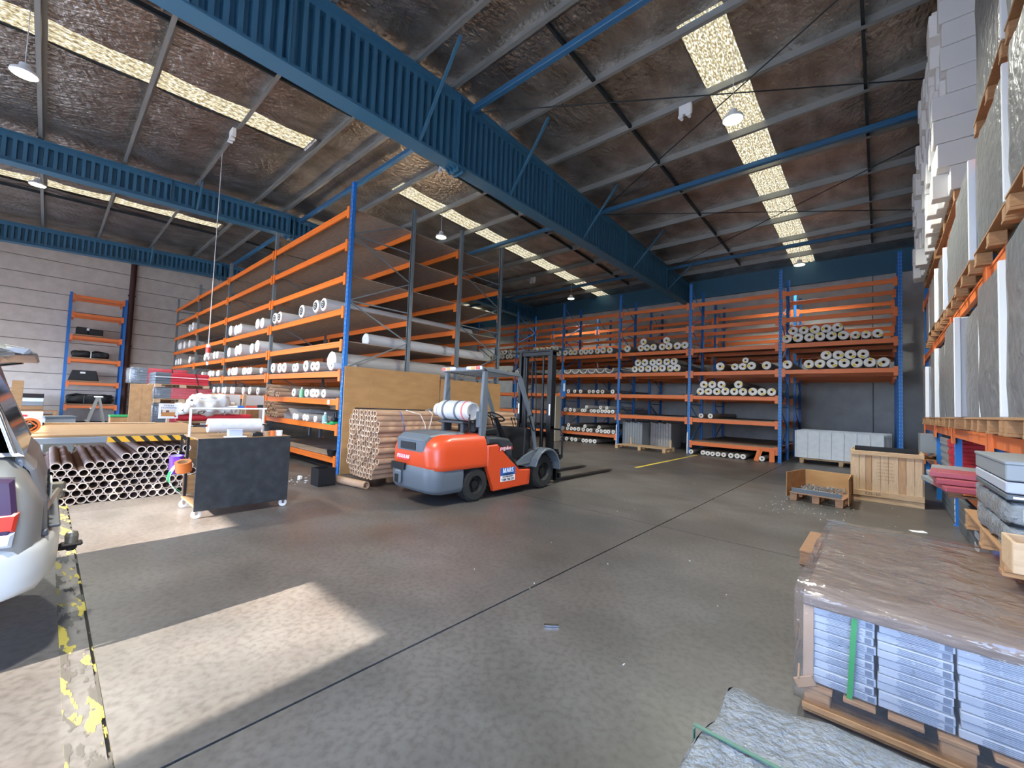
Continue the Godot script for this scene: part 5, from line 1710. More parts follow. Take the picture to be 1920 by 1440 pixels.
	solo("paper_scrap", "white square of paper on the floor near the tall rack post", "paper", MB.new().box(Vector3(0, 0.002, 0), Vector3(0.16, 0.002, 0.11)).box(Vector3(0.05, 0.006, 0), Vector3(0.06, 0.002, 0.10), Basis(Vector3.BACK, 0.12)), "paper_white", Vector3(0.38, 0, -8.05), Basis(Vector3.UP, 0.4))

# ------------------------------------------------------------------ work bench with tubes below, and the wrapping cart
func bench_and_cart() -> void:
	var b := thing("work_bench", "low plywood bench with a hazard-striped steel edge, tubes stored below", "bench")
	for k in 3:
		part(b, "top_board", MB.new().cbox(Vector3(-8.35 - k * 0.86, 0.905, -0.36), Vector3(0.85, 0.03, 3.0), 0.004), "bench_top")
	part(b, "edge_channel", MB.new().cbox(Vector3(-7.90, 0.85, -0.36), Vector3(0.05, 0.08, 3.0), 0.006), "steel_blue_grey")
	part(b, "edge_channel", MB.new().cbox(Vector3(-10.5, 0.85, -0.36), Vector3(0.05, 0.08, 3.0), 0.006), "steel_blue_grey")
	# hazard tape on the front edge
	var z := -0.62
	part(b, "hazard_tape", MB.new().box(Vector3(-7.874, 0.85, -1.2), Vector3(0.003, 0.078, 1.22)), "hazard_yellow")
	for i in 8:
		var zz := -0.70 - i * 0.15
		part(b, "hazard_stripe", MB.new().prism(poly([zz + 0.02, 0.811, zz + 0.085, 0.889, zz + 0.025, 0.889, zz - 0.04, 0.811]), -7.8725, -7.8705), "hazard_black")
	for x in [-8.2, -10.3]:
		for zz in [-1.78, 1.05]:
			part(b, "leg", MB.new().cbox(Vector3(x, 0.425, zz), Vector3(0.07, 0.85, 0.07), 0.006), "steel_blue_grey")
	for zz in [-1.78, 1.05]:
		part(b, "cross_rail", MB.new().cbox(Vector3(-9.25, 0.83, zz), Vector3(2.5, 0.05, 0.05), 0.005), "steel_blue_grey")
	# fat taupe tubes lying under it, ends toward the door side
	var r := 0.0515
	var tm := tube_mesh(Vector3(-2.35, 0, 0), r, r - 0.010, 18, "tube_edge_pale")
	var rows := [[-0.0, 17], [-0.05, 17], [0.0, 17], [-0.05, 17], [0.0, 17], [-0.515, 11], [-0.927, 7], [-1.03, 6]]
	for j in rows.size():
		for i in int(rows[j][1]):
			var zz: float = 0.12 - (r if j % 2 == 1 else 0.0) - i * r * 2.0 + (0.0 if j < 5 else rows[j][0])
			if zz < -1.68:
				continue
			if j == 5 and i == 3:
				pass
			solo("thick_tube", "thick taupe tube under the bench, %s row up, %s from the car side" % [nth(j), nth(i)], "tube", tm, "tube_taupe", Vector3(-7.93 + r2(-0.05, 0.03), r + 0.001 + j * r * 1.745, zz), Basis(), "thick taupe tubes under the bench")
	# odd pair set back on top at the car side
	for i in 2:
		solo("thick_tube", "thick taupe tube lying loose atop the pile, %s of the pair by the car" % nth(i), "tube", tm, "tube_taupe", Vector3(-7.98, r + 0.001 + 5 * r * 1.745, -0.1375 - 0.103 * i), Basis(), "thick taupe tubes under the bench")
	# things on the bench near the car
	var rl := thing("cable_reel", "orange and black cable reel standing on the bench beside the car", "cable reel", Vector3(-8.35, 0.92, 0.12))
	var ab := Basis(Vector3.UP, Vector3.BACK, Vector3.RIGHT)
	for s in [-1.0, 1.0]:
		part(rl, "flange", MB.new().tube(Vector3(s * 0.05, 0.10, 0), Vector3(s * 0.06, 0.10, 0), 0.10, 0.075, 22), "tape_orange")
		for k in 4:
			var a := PI / 4 + k * PI / 2
			part(rl, "spoke", MB.new().box(Vector3(s * 0.055, 0.10 + sin(a) * 0.045, cos(a) * 0.045), Vector3(0.008, 0.09, 0.016), Basis(Vector3.RIGHT, a - PI / 2)), "tape_orange")
	part(rl, "wound_cable", MB.new().lathe([Vector2(0.03, -0.048), Vector2(0.07, -0.048), Vector2(0.075, 0.0), Vector2(0.07, 0.048), Vector2(0.03, 0.048)], 20, Vector3(0, 0.10, 0), ab), "black_plastic")
	part(rl, "plug", MB.new().cbox(Vector3(0.10, 0.10, 0.0), Vector3(0.05, 0.05, 0.07), 0.01), "black_plastic")
	for i in 2:
		var wb := thing("white_carton", ["lower white carton with red print on the bench behind the car", "upper white carton with red print on the bench behind the car"][i], "carton", Vector3(-10.05, 0.921 + i * 0.105, 0.22), 0.0, "white cartons on the bench")
		part(wb, "body", MB.new().cbox(Vector3(0, 0.052, 0), Vector3(0.35, 0.1, 0.42), 0.005), "paper_white")
		part(wb, "red_print", MB.new().box(Vector3(0.176, 0.052, 0.0), Vector3(0.003, 0.03, 0.10)), "logo_red")
	var bd := thing("bench_lath", "pale wooden lath lying along the far edge of the bench", "lath", Vector3(-10.2, 0.922, -0.7))
	part(bd, "strip", MB.new().cbox(Vector3(0, 0.012, 0), Vector3(0.08, 0.024, 1.4), 0.003), "pine")
	part(bd, "dark_cap", MB.new().cbox(Vector3(0, 0.013, 0.72), Vector3(0.085, 0.028, 0.05), 0.003), "black_plastic")
	cart()

func cart() -> void:
	var c := thing("wrapping_cart", "wheeled packing cart with a black side panel, in front of the bench", "cart")
	var x0 := -6.95
	var x1 := -6.21
	var z0 := -1.27
	var z1 := -2.31
	part(c, "side_panel", MB.new().cbox(Vector3(x1 + 0.01, 0.535, (z0 + z1) / 2), Vector3(0.018, 0.88, 1.06), 0.004), "black_panel")
	part(c, "side_panel_back", MB.new().cbox(Vector3(x0 - 0.01, 0.30, (z0 + z1) / 2), Vector3(0.018, 0.25, 1.02), 0.004), "bench_top")
	part(c, "bottom_shelf", MB.new().cbox(Vector3((x0 + x1) / 2, 0.145, (z0 + z1) / 2), Vector3(x1 - x0, 0.022, 1.04), 0.004), "bench_top")
	part(c, "top_shelf", MB.new().cbox(Vector3((x0 + x1) / 2, 0.965, (z0 + z1) / 2), Vector3(x1 - x0 + 0.03, 0.022, 1.06), 0.004), "bench_top")
	for x in [x0 + 0.03, x1 - 0.03]:
		for z in [z0 - 0.03, z1 + 0.03]:
			part(c, "corner_post", MB.new().cbox(Vector3(x, 0.555, z), Vector3(0.03, 0.8, 0.03), 0.003), "dark_iron")
			var cs := part(c, "caster", MB.new().cyl(Vector3(x, 0.10, z), Vector3(x, 0.134, z), 0.03, 0.03, 12), "chrome")
			part(cs, "wheel", MB.new().lathe([Vector2(0.0, -0.014), Vector2(0.03, -0.014), Vector2(0.05, -0.012), Vector2(0.052, 0.0), Vector2(0.05, 0.012), Vector2(0.03, 0.014), Vector2(0.0, 0.014)], 20, Vector3(x, 0.053, z), Basis(Vector3.UP, Vector3.BACK, Vector3.RIGHT)), "white_paint")
			for s in [-1.0, 1.0]:
				part(cs, "fork_plate", MB.new().prism(poly([z - 0.025, 0.11, z + 0.025, 0.11, z + 0.012, 0.045, z - 0.012, 0.045]), x + s * 0.018, x + s * 0.021), "chrome")
			part(cs, "brake_lever", MB.new().cbox(Vector3(x, 0.085, z - 0.055), Vector3(0.03, 0.008, 0.05), 0.002), "chrome")
	# steel tube frame for the film roll
	for z in [z0 + 0.02, z1 + 0.22]:
		part(c, "frame_leg", MB.new().cyl(Vector3(-6.62, 0.97, z), Vector3(-6.62, 1.33, z), 0.014, 0.014, 10), "white_paint")
	part(c, "top_rail", MB.new().cyl(Vector3(-6.62, 1.33, z0 + 0.03), Vector3(-6.62, 1.335, z1 + 0.18), 0.012, 0.012, 10), "white_paint")
	part(c, "roll_spindle", MB.new().cyl(Vector3(-6.5, 1.11, z0 + 0.03), Vector3(-6.5, 1.12, z1 + 0.18), 0.012, 0.012, 10), "dark_iron")
	part(c, "spindle_arm", MB.new().cbox(Vector3(-6.56, 1.11, z0 + 0.02), Vector3(0.14, 0.02, 0.015), 0.003), "white_paint")
	part(c, "spindle_arm", MB.new().cbox(Vector3(-6.56, 1.12, z1 + 0.22), Vector3(0.14, 0.02, 0.015), 0.003), "white_paint")
	var fr := thing("film_roll", "wide white roll of wrapping on the spindle above the cart", "film roll", Vector3(-6.5, 1.115, -1.41))
	part(fr, "roll", MB.new().lathe([Vector2(0.018, 0.0), Vector2(0.088, 0.0), Vector2(0.092, 0.006), Vector2(0.092, 0.604), Vector2(0.088, 0.61), Vector2(0.018, 0.61)], 26, Vector3.ZERO, Basis(Vector3.RIGHT, Vector3.UP, Vector3.FORWARD)), "roll_light")
	part(fr, "core", MB.new().tube(Vector3(0, 0, 0.01), Vector3(0, 0, -0.62), 0.02, 0.0135, 16), "tape_orange")
	var gn := thing("glue_gun", "blue and red caulking tool lying along the cart's top rail", "tool", Vector3(-6.62, 1.352, -1.78))
	part(gn, "barrel", MB.new().cyl(Vector3(0, 0.008, 0.02), Vector3(0, 0.008, -0.06), 0.014, 0.014, 10), "decal_blue")
	part(gn, "nozzle", MB.new().cyl(Vector3(0, 0.008, 0.02), Vector3(0, 0.008, 0.12), 0.013, 0.005, 10), "white_paint")
	part(gn, "plunger", MB.new().cyl(Vector3(0, 0.008, -0.06), Vector3(0, 0.008, -0.22), 0.008, 0.008, 8), "logo_red")
	part(gn, "grip", MB.new().cbox(Vector3(0, 0.02, -0.26), Vector3(0.022, 0.04, 0.08), 0.006), "black_plastic")
	var y := 0.9765
	var lb := thing("lilac_box", "small lilac box at the front edge of the cart top", "box", Vector3(-6.27, y, -1.66))
	part(lb, "body", MB.new().cbox(Vector3(0, 0.045, 0), Vector3(0.09, 0.09, 0.16), 0.008), "box_lilac")
	part(lb, "lid", MB.new().cbox(Vector3(0, 0.092, 0), Vector3(0.094, 0.012, 0.165), 0.004), "box_lilac")
	part(lb, "tray", MB.new().cbox(Vector3(0.03, 0.008, 0.0), Vector3(0.1, 0.014, 0.24), 0.004), "white_paint")
	var td := thing("tape_gun", "black tape dispenser with chrome blade on the cart top", "tape dispenser", Vector3(-6.28, y, -1.93))
	part(td, "frame", MB.new().prism(poly([0.06, 0.0, -0.06, 0.0, -0.05, 0.05, 0.02, 0.07, 0.055, 0.04]), -0.03, 0.03, 0.006), "black_plastic")
	part(td, "blade", MB.new().cbox(Vector3(0, 0.03, 0.07), Vector3(0.05, 0.05, 0.008), 0.002), "chrome")
	for i in 4:
		var tr := thing("tape_roll", ["brown tape roll lying first in the row on the cart top", "orange tape roll second in the row on the cart top", "white tape roll third in the row on the cart top", "brown tape roll behind the white one on the cart top"][i], "tape roll", Vector3(-6.30 - (0.12 if i == 3 else 0.0), y, [-2.03, -2.11, -2.20, -2.2][i]), 0.0, "tape rolls on the cart")
		part(tr, "tape", MB.new().tube(Vector3.ZERO, Vector3(0, [0.065, 0.07, 0.075, 0.06][i], 0), 0.042, 0.03, 20), ["tube_brown", "tape_orange", "white_paint", "tube_brown"][i])
		part(tr, "core", MB.new().tube(Vector3(0, 0.001, 0), Vector3(0, [0.064, 0.069, 0.074, 0.059][i], 0), 0.03, 0.026, 20), "cardboard")
	# bright rolls and sheets stowed in the open end
	var hb := thing("hand_clamp", "steel hand clamp hooked on the cart's open end", "clamp", Vector3(-6.86, 0.72, -1.22))
	part(hb, "bar", MB.new().box(Vector3(0, 0.1, 0), Vector3(0.012, 0.26, 0.02)), "dark_iron")
	part(hb, "jaw", MB.new().box(Vector3(0.0, 0.06, 0.02), Vector3(0.16, 0.02, 0.02)), "chrome")
	part(hb, "screw", MB.new().cyl(Vector3(0, 0.05, 0.02), Vector3(0, -0.12, 0.02), 0.007, 0.007, 8), "chrome")
	var sh := func(y0: float, y1: float, bow: float, wx: float, th: float) -> MB:
		var m := MB.new()
		var n := 8
		for i in n:
			var t0 := float(i) / n
			var t1 := float(i + 1) / n
			var a := Vector3(0, lerpf(y0, y1, t0), bow * sin(PI * t0))
			var b := Vector3(0, lerpf(y0, y1, t1), bow * sin(PI * t1))
			m.box((a + b) / 2, Vector3(wx, (b - a).length() + 0.002, th), Basis(Vector3.RIGHT, atan2(b.z - a.z, b.y - a.y)))
		return m
	var pf := thing("purple_roll", "purple film roll hanging at the open end of the cart", "film roll", Vector3(-6.74, 0.6, -1.17))
	part(pf, "roll", MB.new().tube(Vector3(-0.03, -0.10, 0), Vector3(0.0, 0.12, 0.01), 0.075, 0.06, 18), "film_purple")
	part(pf, "core", MB.new().tube(Vector3(-0.03, -0.10, 0), Vector3(0.0, 0.118, 0.01), 0.06, 0.05, 18), "roll_light")
	var gf := thing("green_sheet", "bright green curved sticker roll at the open end of the cart", "sticker sheet", Vector3(-6.60, 0.46, -1.19))
	part(gf, "backing", sh.call(-0.20, 0.22, 0.12, 0.15, 0.004), "foam_white")
	part(gf, "green_face", sh.call(-0.17, 0.19, 0.128, 0.11, 0.004), "film_green")
	var of := thing("orange_tape", "orange packing tape roll jutting from the open end of the cart", "tape roll", Vector3(-6.42, 0.62, -1.19))
	part(of, "tape", MB.new().tube(Vector3(-0.03, -0.06, 0), Vector3(0.0, 0.06, 0.02), 0.085, 0.06, 20), "tape_orange")
	part(of, "core", MB.new().tube(Vector3(-0.03, -0.058, 0), Vector3(0.0, 0.058, 0.02), 0.06, 0.052, 20), "cardboard")

# ------------------------------------------------------------------ far left corner behind the bench
func left_corner() -> void:
	# blue rack by the wall with dark loads
	var rk := thing("narrow_rack", "narrow blue-post rack against the pale left wall holding black loads", "rack", Vector3.ZERO, PI / 2)
	# local x = -z, local z = x
	for z in [-0.47, -2.2]:
		frame(rk, -z, -25.75, -26.65, 5.6, "rack_blue", "rack_blue", "rack_blue", false, 0.4)
	var lv := [5.5, 4.73, 3.75, 2.76, 1.76, 0.76]
	for y in lv:
		part(rk, "beam", beam_mesh(1.64, 0.12), "rack_orange_red", Vector3(1.335, y, -25.73))
		part(rk, "beam", beam_mesh(1.64, 0.12), "rack_orange_red", Vector3(1.335, y, -26.67), Basis(Vector3.UP, PI))
		if y < 4.5:
			part(rk, "shelf_board", MB.new().span(Vector3(0.53, y + 0.001, -26.65), Vector3(2.14, y + 0.016, -25.76)), "shelf_board")
	var ld := [[3.77, -1.1, 0.9, 0.42, "black machine parts with a pale tag on the uppermost loaded shelf of the wall rack"], [2.777, -1.2, 1.2, 0.34, "pair of long black sacks on the second loaded shelf of the wall rack"], [1.777, -1.05, 0.95, 0.5, "black crate with a white label on the third loaded shelf of the wall rack"], [0.777, -1.3, 1.5, 0.45, "black sheeted heap on the lowest shelf of the wall rack"]]
	for i in 4:
		var a: Array = ld[i]
		var o := thing("black_load", a[4], "wrapped load", Vector3(-26.1, a[0], a[1]), 0.0, "black loads on the wall rack")
		part(o, "base_board", MB.new().cbox(Vector3(0, 0.03, 0), Vector3(0.8, 0.06, a[2]), 0.005), "pallet_old")
		if i == 0:
			part(o, "block", MB.new().cbox(Vector3(0, 0.22, 0.22), Vector3(0.55, 0.32, 0.38), 0.03), "black_plastic")
			part(o, "block", MB.new().cbox(Vector3(0, 0.20, -0.2), Vector3(0.55, 0.28, 0.45), 0.03), "black_plastic")
			part(o, "tag", MB.new().box(Vector3(0.28, 0.3, 0.05), Vector3(0.004, 0.1, 0.08)), "tag_white")
		elif i == 1:
			for s in [-1.0, 1.0]:
				part(o, "sack", lumpy(Vector3(0, 0.06 + 0.15, s * 0.3), Vector3(0.6, 0.3, 0.56), 0.1, 200 + i, 0.06), "black_plastic")
			part(o, "tie", MB.new().box(Vector3(0.31, 0.2, 0), Vector3(0.02, 0.28, 0.03)), "tag_white")
		elif i == 2:
			part(o, "case", MB.new().prism(poly([0.47, 0.06, 0.36, 0.5, -0.36, 0.5, -0.47, 0.06]), -0.3, 0.3, 0.03), "black_plastic")
			part(o, "label", MB.new().box(Vector3(0.302, 0.4, 0.05), Vector3(0.004, 0.08, 0.16)), "tag_white")
		else:
			part(o, "sheet", lumpy(Vector3(0, 0.26, 0), Vector3(0.7, 0.4, 1.4), 0.12, 205, 0.12), "black_plastic")
			part(o, "rope", MB.new().box(Vector3(0.36, 0.26, 0.2), Vector3(0.01, 0.36, 0.02)), "pack_grey")
	var pp := struct("trim_1")
	part(pp, "downpipe", MB.new().cyl(Vector3(-26.78, 0, -2.45), Vector3(-26.78, 7.9, -2.45), 0.11, 0.11, 16), "brown_pipe")
	for y in [1.2, 3.6, 6.0]:
		part(pp, "pipe_bracket", MB.new().box(Vector3(-26.8, y, -2.45), Vector3(0.2, 0.05, 0.27)), "brown_pipe")
	# stacked timber and panels along the wall
	for i in 4:
		var o := thing("flat_pallet", "%s flat pallet up in the pile beside the wall rack" % nth(i), "pallet", Vector3(-23.9, 0.0 + i * 0.152, 0.15), 0.0, "flat pallets by the wall")
		pallet(o, Vector3.ZERO, 1.1, 0.95, "pallet_wood", 5, false)
	var cb := thing("panel_stack", "grey panels with a dark top strip lying along the left wall", "panel stack", Vector3(-25.5, 0, 0.85))
	for i in 5:
		part(cb, "panel", MB.new().cbox(Vector3(0, 0.5 + i * 0.16, 0), Vector3(0.8, 0.15, 1.6), 0.006), ["pack_grey_light", "pallet_wood", "pack_grey_light", "white_panel", "dark_iron"][i])
	for s in [-0.6, 0.6]:
		part(cb, "bearer", MB.new().cbox(Vector3(0, 0.21, s), Vector3(0.8, 0.42, 0.1), 0.005), "pallet_old")
	var ub := solo("upright_board", "tall pale board leaning before the stacked panels on the left", "board", MB.new().cbox(Vector3(0, 0.85, 0), Vector3(0.03, 1.7, 0.28), 0.005), "bench_top", Vector3(-23.2, 0.012, 0.7), Basis(Vector3.BACK, 0.08))
	# brown sheet, red wrapped packs
	solo("board_offcut", "tall plain brown cardboard sheet left of the red wrapped packs", "cardboard", MB.new().cbox(Vector3(0, 0.83, 0), Vector3(0.012, 1.66, 0.36), 0.004).box(Vector3(0.007, 0.83, 0.0), Vector3(0.002, 1.64, 0.006)), "cardboard", Vector3(-11.6, 0, -1.33), Basis(Vector3.BACK, 0.02))
	red_packs()
	var sg := thing("display_board", "small white flooring display board with a photo of a timber floor", "display board", Vector3(-10.72, 0.0, -1.66))
	part(sg, "stand", MB.new().cbox(Vector3(-0.04, 0.5, 0), Vector3(0.05, 0.98, 0.05), 0.004), "pine_up")
	part(sg, "panel", MB.new().cbox(Vector3(0.0, 1.135, 0), Vector3(0.014, 0.30, 0.31), 0.003), "paper_white")
	var pq := MB.new().quad(Vector3(0.009, 1.03, 0.115), Vector3(0.009, 1.03, -0.105), Vector3(0.009, 1.165, -0.105), Vector3(0.009, 1.165, 0.115))
	part(sg, "photo_print", pq, "picture_print")
	letters(sg, "heading", "ITALIA", 0.045, "print_grey", Vector3(0.009, 1.245, 0.0), Basis(Vector3.UP, PI / 2), "Droid Serif")
	letters(sg, "heading", "FLOORING", 0.045, "print_grey", Vector3(0.009, 1.20, 0.0), Basis(Vector3.UP, PI / 2), "Droid Serif")
	part(sg, "seal", MB.new().cyl(Vector3(0.006, 1.03, -0.11), Vector3(0.011, 1.03, -0.11), 0.018, 0.018, 12), "lamp_red")
	# white sheeting heaped on a red mat roll
	var ht := thing("sheet_heap", "heap of crumpled white sheeting behind the cart", "sheeting", Vector3(-10.95, 0, -2.35))
	part(ht, "heap", lumpy(Vector3(0, 1.28, 0), Vector3(0.6, 0.42, 0.7), 0.18, 210, 0.12, 14, 9), "cloth_white")
	part(ht, "fold", lumpy(Vector3(0.05, 1.17, 0.33), Vector3(0.5, 0.2, 0.35), 0.09, 211, 0.15, 10, 6), "cloth_white")
	part(ht, "fold", lumpy(Vector3(0.05, 1.19, -0.33), Vector3(0.5, 0.24, 0.3), 0.1, 212, 0.15, 10, 6), "cloth_white")
	var mr := solo("mat_roll", "dark red mat roll under the white sheeting", "mat roll", MB.new().cyl(Vector3(0, 0.07, 0.55), Vector3(0, 0.07, -0.8), 0.07, 0.07, 18).cyl(Vector3(0, 0.07, 0.552), Vector3(0, 0.07, 0.56), 0.03, 0.03, 12), "pack_red", Vector3(-10.85, 0.93, -2.35))
	var tb := thing("sawhorse_table", "rough trestle table carrying the red mat roll and sheeting", "table", Vector3(-10.95, 0, -2.62))
	part(tb, "top", MB.new().cbox(Vector3(0, 0.915, 0), Vector3(0.7, 0.03, 1.5), 0.004), "bench_top")
	for s in [-1.0, 1.0]:
		for q in [-1.0, 1.0]:
			part(tb, "leg", MB.new().cbox(Vector3(s * 0.3, 0.45, q * 0.65), Vector3(0.06, 0.9, 0.06), 0.004), "pine_up")
	for i in 3:
		var bo := thing("white_board", ["scuffed white board leaning behind the sheeting", "second scuffed white board leaning by the timber post", "white framed board with a brown centre leaning on the rack"][i], "board", Vector3(-11.5, 0, [-2.55, -2.95, -3.42][i]), 0.0, "white boards leaning on the rack")
		var tl := Basis(Vector3.BACK, 0.06)
		part(bo, "panel", MB.new().cbox(Vector3(0, 0.75, 0), Vector3(0.02, 1.5, [0.36, 0.36, 0.46][i]), 0.004), "cloth_white", Vector3.ZERO, tl)
		if i == 2:
			part(bo, "brown_centre", MB.new().box(Vector3(0.012, 0.95, 0.02), Vector3(0.004, 0.62, 0.28)), "cardboard", Vector3.ZERO, tl)
		else:
			for k in 4:
				part(bo, "scuff", MB.new().box(Vector3(0.011, 1.1 + 0.09 * k, r2(-0.12, 0.12)), Vector3(0.002, 0.03, 0.015)), "hazard_black", Vector3.ZERO, tl)
	solo("timber_post", "length of pale timber leaning between the white boards", "timber", MB.new().cbox(Vector3(0, 0.77, 0), Vector3(0.045, 1.54, 0.07), 0.004), "pine_up", Vector3(-11.5, 0.004, -3.12), Basis(Vector3.RIGHT, -0.05))
	# step ladder and small boxes behind the bench
	var ld2 := thing("step_ladder", "small aluminium step ladder standing beyond the bench", "ladder", Vector3(-13.0, 0, -0.72))
	for s in [-1.0, 1.0]:
		bar(ld2, "rail", Vector3(s * 0.2, 0.0, 0.28), Vector3(s * 0.16, 1.34, -0.05), 0.035, "tarnished")
		bar(ld2, "rail", Vector3(s * 0.2, 0.0, -0.30), Vector3(s * 0.16, 1.34, -0.07), 0.03, "tarnished")
	for k in 4:
		part(ld2, "tread", MB.new().cbox(Vector3(0, 0.28 + k * 0.27, 0.22 - k * 0.068), Vector3(0.34, 0.025, 0.08), 0.004), "tarnished")
	part(ld2, "top_cap", MB.new().cbox(Vector3(0, 1.35, -0.06), Vector3(0.38, 0.03, 0.13), 0.008), "white_paint")
	for i in 3:
		var g2 := thing("small_crate", ["brown crate with a green lid beyond the bench", "flat grey box beyond the bench by the ladder", "low tan box beyond the bench near the rack"][i], "box", Vector3(-13.6 + i * 0.5, 0, [-1.25, -0.2, 0.35][i]), 0.2 * i, "boxes beyond the bench")
		part(g2, "body", MB.new().cbox(Vector3(0, 0.44, 0), Vector3(0.4, 0.88, 0.45), 0.008), ["cardboard", "pack_grey_light", "cardboard"][i])
		part(g2, "lid", MB.new().cbox(Vector3(0, 0.90, 0), Vector3(0.42, 0.04, 0.47), 0.006), ["plastic_green", "pack_grey", "pallet_wood"][i])

func red_packs() -> void:
	var X := -12.1
	var y := 0.0
	# low pile, middle pile on its own pallet, upper pile; one more behind on the brown sheet side
	var spec := [[0.85, 0.42, -2.02, 0.95, "lowest red and grey wrapped flooring pack behind the display board"], [1.37, 0.24, -2.05, 1.02, "middle red and grey wrapped flooring pack, on its own pallet"], [1.69, 0.25, -2.02, 0.95, "uppermost bright red flooring pack on the wrapped piles"], [1.69, 0.36, -1.75, 1.0, "wrapped red flooring pack set behind the uppermost one"]]
	for i in 4:
		var a: Array = spec[i]
		var o := thing("flooring_pack", a[4], "flooring pack", Vector3(X - (0.95 if i == 3 else 0.0), a[0], a[2]), 0.0, "red flooring packs")
		var n := int(round(a[1] / 0.06))
		var hp: float = a[1] / n
		for k in n:
			part(o, "grey_carton", MB.new().cbox(Vector3(0, (k + 0.5) * hp, a[3] * 0.36), Vector3(0.85, hp - 0.003, a[3] * 0.28), 0.004), "pack_grey")
			part(o, "red_carton", MB.new().cbox(Vector3(0, (k + 0.5) * hp, -a[3] * 0.14), Vector3(0.85, hp - 0.003, a[3] * 0.72), 0.004), "pack_red")
		if i != 2:
			part(o, "film_skin", lumpy(Vector3(0, a[1] / 2, 0), Vector3(0.9, a[1] + 0.002, a[3] + 0.04), 0.02, 220 + i, 0.02), "film")
		else:
			part(o, "strap", MB.new().box(Vector3(0.43, 0.15, 0), Vector3(0.006, 0.012, 0.96)), "tag_white")
		part(o, "dark_strap", MB.new().box(Vector3(0.458, a[1] * 0.5, -0.25), Vector3(0.004, a[1] + 0.02, 0.02), Basis(Vector3.RIGHT, 0.25)), "hazard_black")
	for k in 4:
		var pl := thing("pallet", ["pallet on the floor under the lowest red pack", "pallet between the lowest and middle red packs", "thin pallet under the uppermost red pack", "tall pallet pile carrying the rear red pack"][k], "pallet", Vector3(X - (0.95 if k == 3 else 0.0), [0.70, 1.275, 1.62, 1.54][k] - (0.0 if k in [0, 3] else 0.0), -2.03), 0.0, "pallets among the red packs")
		var s: float = [1.0, 0.62, 0.45, 1.0][k]
		pallet(pl, Vector3.ZERO, 0.9, 0.98, "pine", 5, false)
		pl.scale = Vector3(1, s, 1)
	for k in 2:
		var bs := thing("support_stack", ["stack of cartons on the floor holding up the front red packs", "stack of cartons on the floor holding up the rear red pack"][k], "carton stack", Vector3(X - 0.95 * k, 0, -2.03), 0.0, "carton stacks under the red packs")
		var top: float = [0.7, 1.54][k]
		var n: int = [3, 6][k]
		for j in n:
			part(bs, "carton", MB.new().cbox(Vector3(0, top * (j + 0.5) / n, 0), Vector3(0.82, top / n - 0.004, 0.92), 0.006), "cardboard")
